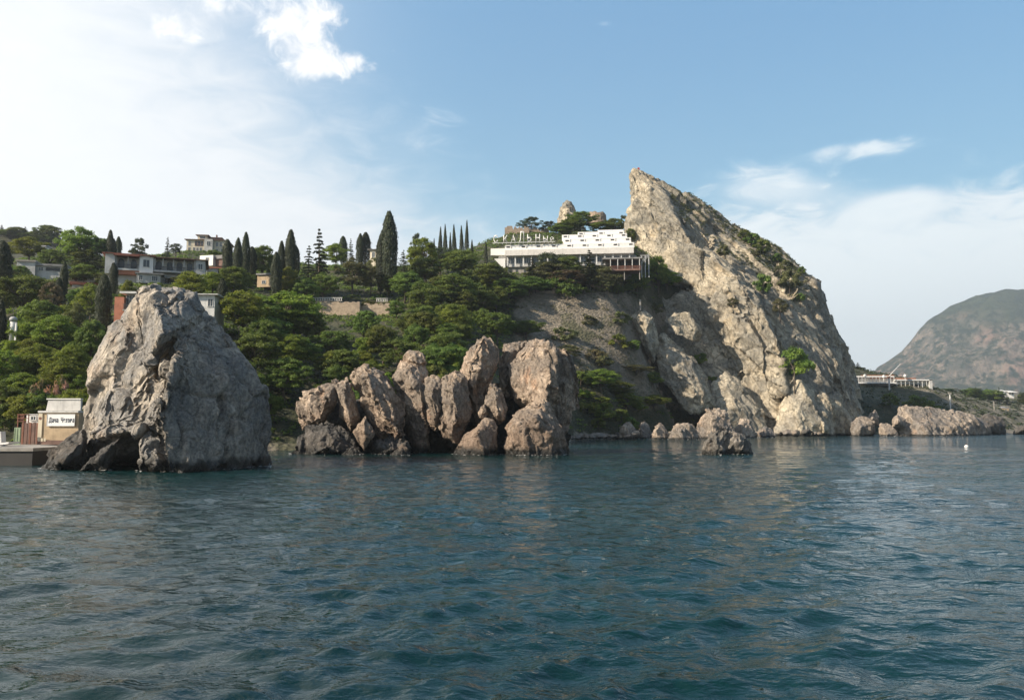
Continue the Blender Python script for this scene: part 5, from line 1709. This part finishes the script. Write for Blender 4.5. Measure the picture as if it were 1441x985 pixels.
Bh.box('roof', 170, 206, 410.5, 413.3, -0.5, 7.4, 'white_dirty')
Bh.hip(270, 298, 413, 5, 0.9, 7, 'white_dirty', 2)
Bh.box('balcony_slab', 174.5, 190, 436, 438, -.4, .88, 'concrete')
Bh.window(181, 421, 1.4, 1.6, .9, bars=2); Bh.window(181, 431, 1.4, .7, .9); Bh.window(292, 424, .8, 1.3, .9)
rl = MB()
for k in range(16): rl.box(Bh.X(175 + k) - .02, Bh.X(175 + k) + .02, -.36, -.32, Bh.Z(436), Bh.Z(429))
rl.box(Bh.X(174.5), Bh.X(190), -.38, -.3, Bh.Z(429), Bh.Z(428.4)); rl.build('balcony_railing', M['dark'], Bh.root)
Be = House('beige_villa', 'beige building glimpsed between the cypresses on the skyline', 519, 538, 376, 246, R(-10))
Be.box('wall', 520, 537, 351, 384, 0, 8, 'cream'); Be.hip(520, 537, 351, 3.2, 0, 8, 'roof_grey', 2)
for x in (525, 532): Be.window(x, 358, .8, 1.5, 0)
tree('olive', 526, 364, 7, 'dull green tree hiding the foot of the beige building', 30, 222)
Bw = House('beige_shed', 'low beige shed right of the cypress row', 361, 385, 400, 205, R(-8))
Bw.box('wall', 361, 384, 386.8, 404, 0, 5, 'tan_wall'); Bw.box('roof', 360, 385.5, 384.6, 386.7, -.4, 5.3, 'roof_grey'); Bw.window(371, 405 - 8, .9, .7, 0)

# balustrade on the garden terrace
def balustrade(px0, px1, py, Y, label, rz=0.0):
    m_ = Y / F_PX
    r = tag(empty('balustrade', P((px0 + px1) / 2, py, Y), rz), label, 'balustrade')
    w_ = (px1 - px0) * m_
    MB().box(-w_ / 2, w_ / 2, -.15, .15, 0, .14).build('plinth', M['concrete'], r)
    MB().box(-w_ / 2, w_ / 2, -.17, .17, .80, .94).build('handrail', M['white_dirty'], r)
    n_ = int(w_ / 0.42)
    for k in range(n_):
        x = -w_ / 2 + w_ * (k + .5) / n_
        MB().tube([(x, 0, .14), (x, 0, .25), (x, 0, .42), (x, 0, .62), (x, 0, .80)], [.07, .07, .12, .06, .08], 8).build('baluster', M['white'], r, smooth=True)


balustrade(440, 482, 424, 199, 'white balustrade along the garden terrace, left stretch')
balustrade(529, 546, 425, 201, 'short white balustrade stretch at the foot of the tallest cypress')
masonry('stone_bank', 'dry tan stone bank under the terrace balustrade', 440, 506, 424, 447, 198, 7.0, 9, 'tan_stone', 'stone wall', 0.5)
masonry('stone_bank', 'right end of the tan stone bank below the dry bush', 504, 548, 426, 450, 200, 7.0, 10, 'tan_stone', 'stone wall', 0.6)
# low retaining wall along the top of the dry slope
for i, (a, b, y_, Y, lab) in enumerate([(712, 800, 420, 249, 'left stretch of the low grey wall on top of the dry slope'), (800, 885, 422, 254, 'middle stretch of the low grey wall on top of the dry slope'),
                                        (885, 968, 424, 258, 'right stretch of the low grey wall on top of the dry slope')]):
    wl = MB()
    for k in range(16):
        xa, xb = (a + (b - a) * k / 16 - CXP) / F_PX * Y, (a + (b - a) * (k + 1) / 16 - CXP) / F_PX * Y
        zg = gz((xa + xb) / 2, Y)
        wl.box(xa, xb - .004, -.3, .3, zg - 1.5, zg + .75)
    tag(wl.build('retaining_wall', M['stone_wall'], None, (0, Y, 0)), lab, 'wall')
# post on the slope
tag(MB().box(-.25, .25, -.25, .25, -1, 2.2).box(-.34, .34, -.34, .34, 2.2, 2.4).build('stone_post', M['concrete'], None, P(901, 432, 256)), 'lone pale post on the slope above the rusty capped rib', 'post')
# pale column at the left edge
pc = tag(empty('pale_column', P(17.5, 472, 128)), 'pale round column with a domed cap near the left edge', 'column')
MB().tube([(0, 0, -1.0), (0, 0, 2.2)], [.50, .46], 14).build('shaft', M['white_dirty'], pc, smooth=True)
MB().tube([(0, 0, 2.2), (0, 0, 2.35), (0, 0, 2.36), (0, 0, 2.7), (0, 0, 2.95), (0, 0, 3.05)], [.5, .5, .58, .58, .4, .06], 14).build('cap', M['grey_wall'], pc, smooth=True)
gp = tag(empty('white_gatepost', P(22, 470, 126)), 'thin white gatepost right of the pale column', 'post')
MB().box(-.12, .12, -.12, .12, -1.0, 1.7).build('shaft', M['white'], gp)
MB().box(-.17, .17, -.17, .17, 1.7, 1.82).build('cap', M['white_dirty'], gp)

# ------------------------------------------------------------------ quay, sign hut and sheds at the left edge
qz = P(10, 630, 78).z
qx0, qx1 = P(-260, 640, 78).x, P(50, 640, 78).x
q = MB()
q.box(qx0, qx1, 77.5, 86, -3, qz - .32)
q.box(qx0, P(56, 0, 86).x + 1.8, 86, 101, -3, qz - .42)
qo = q.build('quay', M['concrete_dark']); tag(qo, kind='structure')
tag(MB().box(qx0 - .1, qx1 + .12, 77.35, 86.1, qz - .315, qz).build('quay_edge', M['concrete']), kind='structure')
tag(MB().box(qx0, P(110, 0, 90).x + .6, 86.15, 101, qz - .41, qz + .03).build('quay_floor', M['concrete']), kind='structure')
S = House('sign_hut', 'stained tan hut by the water carrying a painted signboard', 53, 109, 624, 89)
S.box('wall', 53.5, 109, 581, 626, 0, 4.5, 'tan_wall')
S.box('cornice', 52.5, 109, 578.3, 581, -.18, 4.6, 'white_dirty')
MB().prism([(S.X(60.5), S.Z(578)), (S.X(109), S.Z(578)), (S.X(109), S.Z(562)), (S.X(63), S.Z(563.5))], 0.25, 0.6).build('parapet', M['white_dirty'], S.root)
S.box('parapet_coping', 61, 109.3, 561, 562.6, 0.15, .7, 'white')
S.box('plinth', 53, 109, 619.5, 625.8, -.12, 0, 'roof_brown')
S.box('corner_pier', 53, 58.5, 581.2, 619.3, -.10, -.002, 'cream')
MB().tube([(S.X(55.7), -.12, S.Z(589)), (S.X(55.7), -.02, S.Z(589))], [.16, .16], 12).build('wall_lamp', M['rust'], S.root)
for k in range(3): S.box('warning_plate', 54.5 + k * 4, 57.3 + k * 4, 616.5, 621, -.17, -.14, 'cream')
sb = tag(empty('signboard', P(85.2, 599.5, 88.85)), 'white painted signboard with dark lettering on the tan hut', 'sign')
mS = 88.85 / F_PX
MB().box(-19.7 * mS, 19.7 * mS, 0, .06, 0, 17 * mS).build('board', M['sign_white'], sb)
bdr = MB()
for (a, b, c_, d_) in ((-19.7, 19.7, 0, .5), (-19.7, 19.7, 16.5, 17), (-19.7, -19.2, .5, 16.5), (19.2, 19.7, .5, 16.5)):
    bdr.box(a * mS, b * mS, -.03, -.002, c_ * mS, d_ * mS)
bdr.build('border', M['white_dirty'], sb)
xx = -17.0
for ch, w_, h_, dz_ in [('Д', 4.1, 8.2, -0.9), ('а', 3.0, 5.6, 0), ('ч', 3.0, 5.6, 0), ('а', 3.0, 5.6, 0), (' ', 3.0, 1, 0), ('Ч', 3.5, 7.4, 0), ('е', 3.0, 5.6, 0), ('х', 3.0, 5.6, 0), ('о', 3.0, 5.6, 0), ('в', 3.0, 5.6, 0), ('а', 3.0, 5.6, 0)]:
    if ch != ' ':
        letter(ch, 'letter', sb, (xx + w_ / 2) * mS, (5.0 + dz_) * mS, h_ * mS, (w_ - .7) * mS, 0.025, M['ink'], -0.028)
    xx += w_ + (0.15 if ch != ' ' else 0)
Bx = House('white_kiosk', 'plain white box cabin left of the signboard hut', 37, 53, 594, 92)
Bx.box('cabin', 37, 53.2, 583.6, 606, 0, 2, 'white'); Bx.box('roof', 36.5, 53.6, 582.6, 583.5, -.1, 2.1, 'white_dirty'); Bx.window(47, 588.5, .5, .35, 0)
Sh = House('boarded_shed', 'shed of brown boards with a rusty open top, by the green panel', 28, 54, 626, 89.5, cat='shed')
for k in range(9):
    x = 29.5 + k * 2.6
    Sh.box('board', x, x + 2.45, 594.5 + (k % 3) * .4, 625, 0 + (k % 2) * .03, .09 + (k % 2) * .03, 'wood' if k % 4 else 'rust')
Sh.box('back_wall', 29, 53, 596, 625, 1.4, 1.5, 'wood'); Sh.box('side_wall', 28.2, 29.3, 596, 625, .1, 1.5, 'wood')
for a, b in ((21, 22), (29, 30), (36, 37)):
    Sh.box('frame_post', a, b, 583.5, 625, .2, .3, 'rust')
for y_ in (583, 588.5, 593):
    Sh.box('frame_rail', 21, 37, y_, y_ + .9, .12, .2, 'rust')
Sh.box('rust_panel', 21.9, 29, 584, 593, .31, .36, 'rust')
dr = tag(MB().box(0, 9.2 * mS, 0, .08, 0, 26 * mS).box(.4 * mS, 1.2 * mS, -.04, -.002, .3, 25 * mS).box(8 * mS, 8.8 * mS, -.04, -.002, .3, 25 * mS).box(4.2 * mS, 4.9 * mS, -.04, -.002, .3, 25 * mS)
         .build('green_door', M['green'], None, P(18.6, 628, 88)), 'pale green door panel standing left of the brown boarded shed', 'door')
sl_ = MB().prism([(-1.2, 0), (1.3, .3), (1.35, .5), (-1.2, .22)], -.9, .9).build('leaning_slab', M['white'], None, P(1, 628.5, 82)); tag(sl_, 'white slab lying tilted on the quay at the left edge', 'slab')
ps = tag(MB().prism([(-.18, 0), (.22, 0), (.05, 1.55), (-.32, 1.5)], -.4, .4).build('tilted_post', M['white_dirty'], None, P(2.5, 628, 84)), 'tilted pale post standing on the white slab by the quay', 'post')
rr_ = random.Random(3)
for i in range(7):        # oleander pots and rubble in front of the sign hut
    px = 52 + i * 8.5
    big('dark rubble stone heaped under the signboard hut', [[(px + 7 * math.cos(a) * rr_.uniform(.8, 1.2), 641 + 9 * math.sin(a) * rr_.uniform(.8, 1.2), 84.5 + rr_.uniform(-1, 1)) for a in np.linspace(0, 6.28, 9)[:-1]] + [(px, 640, 82.6), (px, 640, 87)]],
        200 + i, .8, .14, M['dark_rock'], name='rubble_stone', cat='stone', group='rubble under the signboard hut')['label'] = 'dark rubble stone, %s%s in the heap under the signboard hut' % (ORD[i], ' from the left' if i else '')

# ------------------------------------------------------------------ right side, beyond the crag
D = House('building_deck', 'long pale terrace frame with orange netting right of the crag', 1206, 1315, 548, 385, cat='building')
D.box('lower_slab', 1206, 1262, 537.8, 539.6, 0, 14, 'white'); D.box('upper_slab', 1196, 1262, 528.6, 530.4, 2, 14, 'white')
D.box('right_slab', 1262, 1314, 533.6, 535.4, 1, 12, 'white'); D.box('back_wall', 1262, 1312, 535.6, 543, 3, 5, 'white_dirty')
D.box('wall', 1206, 1262, 531, 537.6, 4, 6, 'white_dirty'); D.box('base_wall', 1206, 1300, 540, 556, 3, 12, 'concrete')
for k in range(12): D.box('post', 1204 + k * 5, 1204.6 + k * 5, 530.5, 537.7, .3, .5, 'pale_metal')
for k in range(9): D.box('post', 1264 + k * 6, 1264.7 + k * 6, 535.5, 545, 1.2, 1.4, 'white_dirty')
D.box('netting', 1215, 1262, 527.2, 528.5, 2.0, 2.1, 'orange'); D.box('netting', 1228, 1262, 530.6, 532.4, 2.4, 2.5, 'orange'); D.box('netting', 1262, 1292, 531.4, 533.4, 1.4, 1.5, 'orange')
D.box('end_wall', 1310, 1314, 534, 548, 1, 9, 'white_dirty')
for px, py in ((1217.5, 531), (1244, 532), (1274, 531)):
    b = MB().tube([(0, 0, -1.6), (0, 0, 0), (0, 0, .25), (0, 0, 1.1), (0, 0, 1.5)], [.12, .12, .7, .7, .12], 10).build('lamp_globe', M['white'], D.root, (D.X(px), -.3, D.Z(py)))
cr = tag(empty('crane', P(1251.5, 547, 380)), 'pale slim crane with its jib raised to the right over the terrace', 'crane')
cm = 380 / F_PX
MB().box(-.28, .28, -.28, .28, -1, 17 * cm).build('mast', M['pale_metal'], cr)
jb = MB(); jb.tube([(0, 0, 17 * cm), (17 * cm, 0, 35 * cm)], [.22, .14], 6); jb.tube([(0, .5, 17 * cm), (17 * cm, .1, 35 * cm)], [.1, .08], 5)
for k in range(9):
    f = k / 8
    jb.tube([(17 * cm * f, 0, (17 + 18 * f) * cm), (17 * cm * f + .3, .5 * (1 - f) + .1, (17 + 18 * f) * cm + .2)], .05, 4)
jb.build('jib', M['pale_metal'], cr); MB().box(-.7, .5, -.6, .6, 15 * cm, 17.2 * cm).build('cabin', M['orange'], cr)
pl = tag(empty('concrete_pole', P(1338, 582, 330)), 'pale upright pole standing behind the middle of the headland', 'pole')
MB().tube([(0, 0, -1), (0, 0, 8.0)], [.30, .24], 8).build('shaft', M['white_dirty'], pl); MB().box(-.6, .6, -.3, .3, 8.0, 8.5).build('head', M['concrete'], pl)
pl2 = tag(empty('thin_post', P(1399, 574, 360)), 'thin dull post right of the pale upright pole', 'pole')
MB().tube([(0, 0, -1), (0, 0, 2.6)], .2, 6).build('shaft', M['concrete'], pl2); MB().box(-.3, .3, -.1, .1, 2.4, 2.9).build('head', M['concrete'], pl2)
Fw = House('white_bay_house', 'white low roofed house among the trees across the bay', 1407, 1428, 556, 620)
Fw.box('wall', 1408, 1427, 551.5, 560, 0, 9, 'white'); Fw.hip(1407, 1418, 551.4, 3, 0, 9, 'white_dirty', 2.5); Fw.hip(1418.5, 1429, 552.4, 3, -2, 9, 'white_dirty', 2.5)
for x in (1410, 1415, 1421, 1425): Fw.window(x, 554, 1.3, 1.2, 0)
Fo = House('orange_house', 'small orange walled house low on the far shore', 1410, 1424, 580, 470)
Fo.box('wall', 1411, 1420, 574.5, 584, 0, 6, 'tan_wall'); Fo.hip(1411, 1420, 574.4, 2.5, 0, 6, 'roof_grey', 1.5, .3); Fo.window(1415.5, 577.5, 1.1, 1.0, 0)
Fj = House('white_shelter', 'small white sheltered landing under the trees across the bay', 1280, 1300, 553, 430)
Fj.box('wall', 1298, 1312, 548, 556, 0, 5, 'white_dirty'); Fj.box('roof', 1297, 1313, 546.6, 547.9, -.5, 5.3, 'white'); Fj.window(1304, 551, 1.2, 1.0, 0)
jt = tag(empty('jetty', P(1428, 600, 470)), 'grey jetty with a sloping ramp at the right edge', 'jetty')
MB().box(-6, 30, 0, 6, -4, .9).build('pier', M['concrete'], jt); MB().prism([(-7, -1), (-5.8, .95), (6, 1.6), (6, -1)], -1.6, -.05).build('ramp', M['roof_grey'], jt)
MB().box(4, 20, 1, 5, 1.0, 2.6).build('shed', M['white_dirty'], jt); MB().box(3.5, 20.5, .6, 5.4, 2.62, 2.85).build('shed_roof', M['white'], jt)
by = tag(empty('buoy', P(1360, 629, 137)), 'small white buoy floating alone in front of the headland', 'buoy')
MB().tube([(0, 0, -.3), (0, 0, -.1), (0, 0, .1), (0, 0, .28), (0, 0, .36)], [.08, .28, .34, .24, .05], 12).build('float', M['white'], by, (0, 0, .05), True)
by.location.z = 0
MB().tube([(0, 0, .3), (0, 0, .62)], .03, 6).build('staff', M['rust'], by)

# ------------------------------------------------------------------ far mountain
ridge = np.array([[1180, 560], [1215, 545], [1236, 516], [1270, 494], [1290, 472], [1297, 462], [1312, 449], [1340, 432], [1365, 422], [1380, 416], [1410, 410.5], [1441, 409], [1500, 412], [1580, 430], [1680, 470], [1800, 520], [2000, 560]])
YM = 3500
rx = (ridge[:, 0] - CXP) / F_PX * YM
rz_ = np.array([P(a, b, YM).z for a, b in ridge])
MX = np.arange(1300, 4300, 18.0); MY = np.arange(2250, 4700, 18.0)
a_, b_ = np.meshgrid(MX, MY)
xx_, yy_ = a_.ravel(), b_.ravel()
# the ridge line bends away to the right so the flank has depth
hp_ = np.interp(xx_ * YM / np.maximum(yy_, YM), rx, rz_)
f = (yy_ - 2420 - 60 * np.sin(xx_ / 210)) / (YM - 2420)
front = np.interp(f, [-.2, 0, .10, .38, .50, .62, .78, 0.92, 1.0, 1.4, 2.2], [-.05, 0, .035, .10, .26, .50, .76, .94, 1.0, .9, .3])
zz = hp_ * front
q3 = np.stack([xx_ / 260, yy_ / 260, zz * 0 + 1], 1)
amp = np.clip(zz / 120, 0, 1)
edge = np.clip((1.0 - f) / 0.25, 0, 1)
zz = zz + (fbm(q3, 6, 201, 0.6, True) * 75 - 32) * amp * edge + fbm(q3 * 5, 4, 202) * 14 * amp
yy2 = yy_ + fbm(np.stack([xx_ / 120, zz / 90, yy_ * 0], 1), 5, 203, 0.6, True) * 55 * amp * edge
MVt = np.stack([xx_, yy2, np.maximum(zz, -3)], 1)
i_ = np.arange(len(xx_)).reshape(len(MY), len(MX))
MF = np.stack([i_[:-1, :-1].ravel(), i_[:-1, 1:].ravel(), i_[1:, 1:].ravel(), i_[1:, :-1].ravel()], 1)
m, t, bs, out = mat('mountain_slope')
p = pos(t)
pxx, pyy, pzz = t.sep(p)[:3]
n1 = t.noise(p, 0.006, 8, 0.68); n2 = t.noise(p, 0.03, 7, 0.7); n3 = t.noise(t.vmath('MULTIPLY', p, (1, 1, 0.35)), 0.02, 8, 0.7)
nz = t.sep(t.new('ShaderNodeNewGeometry').outputs['Normal'])[2]
wood = t.mix(t.step(n2, .35, .65), (0.016, 0.026, 0.012), (0.055, 0.065, 0.030))
crg = t.mix(t.step(n3, .40, .62), (0.085, 0.078, 0.06), (0.26, 0.20, 0.155))
crg = t.mix(t.step(t.noise(p, .004, 4), .5, .62, 0, .6), crg, (0.30, 0.17, 0.125))
bare = t.math('MULTIPLY', t.step(t.math('ADD', pzz, t.math('MULTIPLY', t.math('SUBTRACT', n1, .5), 420)), 60, 190), t.step(t.math('ADD', pzz, t.math('MULTIPLY', t.math('SUBTRACT', n1, .5), 260)), 500, 360))
bare = t.math('MULTIPLY', bare, t.step(t.math('ADD', n2, t.math('MULTIPLY', nz, -.25)), 0.24, 0.40))
t.put(bs.inputs['Base Color'], t.mix(t.math('MULTIPLY', bare, .92), wood, crg))
bs.inputs['Roughness'].default_value = 1.0
bs.inputs['Specular IOR Level'].default_value = 0.1
t.put(bs.inputs['Normal'], t.bump(t.math('ADD', n2, n3), 0.9, 26))
mo = link('mountain', mesh_np('mountain', MVt, MF, m, True)); tag(mo, kind='structure')
# low wooded land across the bay, between the shore and the mountain
LX = np.arange(200, 3400, 22.0); LY = np.arange(900, 2500, 22.0)
a_, b_ = np.meshgrid(LX, LY); xx_, yy_ = a_.ravel(), b_.ravel()
zz = np.interp(yy_, [900, 1000, 1500, 2200, 2500], [-8, 3, 16, 34, 40]) * np.clip((xx_ - 300) / 300, -.2, 1) + fbm(np.stack([xx_ / 200, yy_ / 200, xx_ * 0], 1), 5, 210) * 9 + fbm(np.stack([xx_ / 24, yy_ / 24, xx_ * 0], 1), 3, 211) * 3
i_ = np.arange(len(xx_)).reshape(len(LY), len(LX))
MF = np.stack([i_[:-1, :-1].ravel(), i_[:-1, 1:].ravel(), i_[1:, 1:].ravel(), i_[1:, :-1].ravel()], 1)
m2_, t, bs, out = mat('wooded_coast')
p = pos(t)
t.put(bs.inputs['Base Color'], t.mix(t.step(t.noise(p, .02, 8, .7), .4, .62), (0.03, 0.045, 0.02), (0.09, 0.09, 0.05)))
bs.inputs['Roughness'].default_value = 1.0
t.put(bs.inputs['Normal'], t.bump(t.noise(p, .06, 6, .7), 1.0, 8))
lo = link('coast', mesh_np('coast', np.stack([xx_, yy_, zz], 1), MF, m2_, True)); tag(lo, kind='structure')

# ------------------------------------------------------------------ sea
def graded(s0, gr, end, cap=500):
    v, x = [0.0], 0.0
    while x < end:
        s = min(cap, s0 + gr * x)
        x += s
        v.append(x)
    return np.array(v)


hx = graded(0.11, 0.0105, 5900)
SX = np.concatenate([-hx[::-1][:-1], hx])
hy = graded(0.06, 0.0070, 5890)
SY = np.concatenate([[-5900, -2000, -700, -250, -100, -40, -15, -6, -2, 1.5, 3.2], 4.2 + hy])
SY[-1] = 5895; SX[0], SX[-1] = -5900, 5900
a_, b_ = np.meshgrid(SX, SY)
xx_, yy_ = a_.ravel(), b_.ravel()
sx_ = np.gradient(SX); sy_ = np.gradient(SY)
spx, spy = np.meshgrid(sx_, sy_)
sp = np.maximum(spx.ravel(), spy.ravel())
near = (yy_ > -3) & (yy_ < 420) & (np.abs(xx_) < 320)
xn, yn, sn = xx_[near], yy_[near], sp[near]
wz = np.zeros(len(xn)); wx = np.zeros(len(xn)); wy = np.zeros(len(xn))
g = rng(404)
NW = 130
for k in range(NW):
    lam = math.exp(g.uniform(math.log(0.26), math.log(3.8)))
    th = R(-66) + g.normal() * 0.62
    kx, ky = math.cos(th) * 2 * math.pi / lam, math.sin(th) * 2 * math.pi / lam
    wgt = np.clip(lam / (sn * 2.4) - 1.0, 0, 1)
    A = (0.0086 * lam if lam < 0.9 else 0.0074 * lam ** -0.1) * g.uniform(.5, 1.5)
    ph = kx * xn + ky * yn + g.uniform(0, 6.28) + 0.9 * np.sin(xn * .11 + yn * .07 + k)
    c_, s_ = np.cos(ph), np.sin(ph)
    wz += wgt * A * c_
    wx -= wgt * A * math.cos(th) * s_ * .8
    wy -= wgt * A * math.sin(th) * s_ * .8
zz = np.zeros(len(xx_)); zz[near] = wz
x3 = xx_.copy(); x3[near] += wx
y3 = yy_.copy(); y3[near] += wy
i_ = np.arange(len(xx_)).reshape(len(SY), len(SX))
SF = np.stack([i_[:-1, :-1].ravel(), i_[:-1, 1:].ravel(), i_[1:, 1:].ravel(), i_[1:, :-1].ravel()], 1)
m, t, bs, out = mat('sea_water')
p = pos(t)
nb = t.noise(p, 0.04, 3, 0.5)
t.put(bs.inputs['Base Color'], t.mix(t.step(nb, .35, .65), (0.002, 0.017, 0.018), (0.003, 0.025, 0.025)))
bs.inputs['Roughness'].default_value = 0.035
bs.inputs['IOR'].default_value = 1.333
bs.inputs['Specular IOR Level'].default_value = 0.5
st_ = t.new('ShaderNodeMapping'); t.put(st_.inputs[0], p)
st_.inputs['Rotation'].default_value = (0, 0, R(12)); st_.inputs['Scale'].default_value = (0.55, 1.0, 1.0)
h1 = t.noise(st_.outputs[0], 1.5, 3, 0.55, 0.4)
h2 = t.noise(st_.outputs[0], 5.0, 3, 0.55, 0.3)
h0 = t.noise(st_.outputs[0], 0.42, 2, 0.5, 0.3)
dist = t.vmath('LENGTH', p)
patch = t.step(t.noise(t.vmath('MULTIPLY', p, (.5, 1, 1)), 0.055, 3, .55), 0.3, 0.7, 0.45, 1.35)
hh = t.math('ADD', t.math('MULTIPLY', h1, t.step(dist, 12, 70, 0.10, 0.40)), t.math('MULTIPLY', h2, 0.052))
hh = t.math('ADD', hh, t.math('MULTIPLY', h0, t.step(dist, 40, 160, 0.0, 0.8)))
hh = t.math('MULTIPLY', hh, patch)
t.put(bs.inputs['Normal'], t.bump(hh, 1.0, 1.0))
M['sea'] = m
sea = link('sea', mesh_np('sea', np.stack([x3, y3, zz], 1), SF, m, True)); tag(sea, kind='structure')

# flecks of foam where the sea laps the rocks
fc_, fs_ = [], []
gf = rng(515)
for o in list(COL.objects):
    if o.type == 'MESH' and o.get('category') in ('boulder', 'sea stack', 'rock', 'stone') and o.location.y < 330:
        v_, n_ = get_np(o.data)
        v_ = v_ + np.array(o.location)
        s_ = np.where((np.abs(v_[:, 2] - .05) < .10))[0]
        if not len(s_): continue
        s_ = gf.choice(s_, max(1, len(s_) // 4))
        q_ = v_[s_] + np.stack([n_[s_, 0], n_[s_, 1], n_[s_, 2] * 0], 1) * gf.uniform(.02, .45, (len(s_), 1))
        kp = fbm(q_ / 1.6, 3, 516) > 0.02
        q_ = q_[kp]; q_[:, 2] = gf.uniform(.02, .09, len(q_))
        fc_.append(q_); fs_.append(gf.uniform(.08, .32, len(q_)) * (1 if o.location.y < 150 else 1.7))
fc_ = np.concatenate(fc_); fs_ = np.concatenate(fs_)
Vf, Ff, af = cards(fc_, np.tile([0, 0, 1.0], (len(fc_), 1)) + gf.normal(size=(len(fc_), 3)) * .06, fs_, 0.35, 517, None, np.tile([1.0, .12, 0], (len(fc_), 1)) + gf.normal(size=(len(fc_), 3)) * .3)
tag(link('foam', mesh_np('foam', Vf, Ff, M['sign_white'])), kind='stuff')

# ------------------------------------------------------------------ air
hzb = MB().box(-5950, 5950, -5950, 5950, -10, 720).build('haze', None)
m = bpy.data.materials.new('haze_air'); m.use_nodes = True
t = NT(m.node_tree); t.n.clear()
out = t.new('ShaderNodeOutputMaterial')
pv = t.new('ShaderNodeVolumePrincipled')
pv.inputs['Color'].default_value = (0.86, 0.93, 0.97, 1)
pv.inputs['Density'].default_value = 0.00015
pv.inputs['Anisotropy'].default_value = 0.35
t.l.new(pv.outputs[0], out.inputs['Volume'])
hzb.data.materials.append(m)
tag(hzb, kind='stuff')
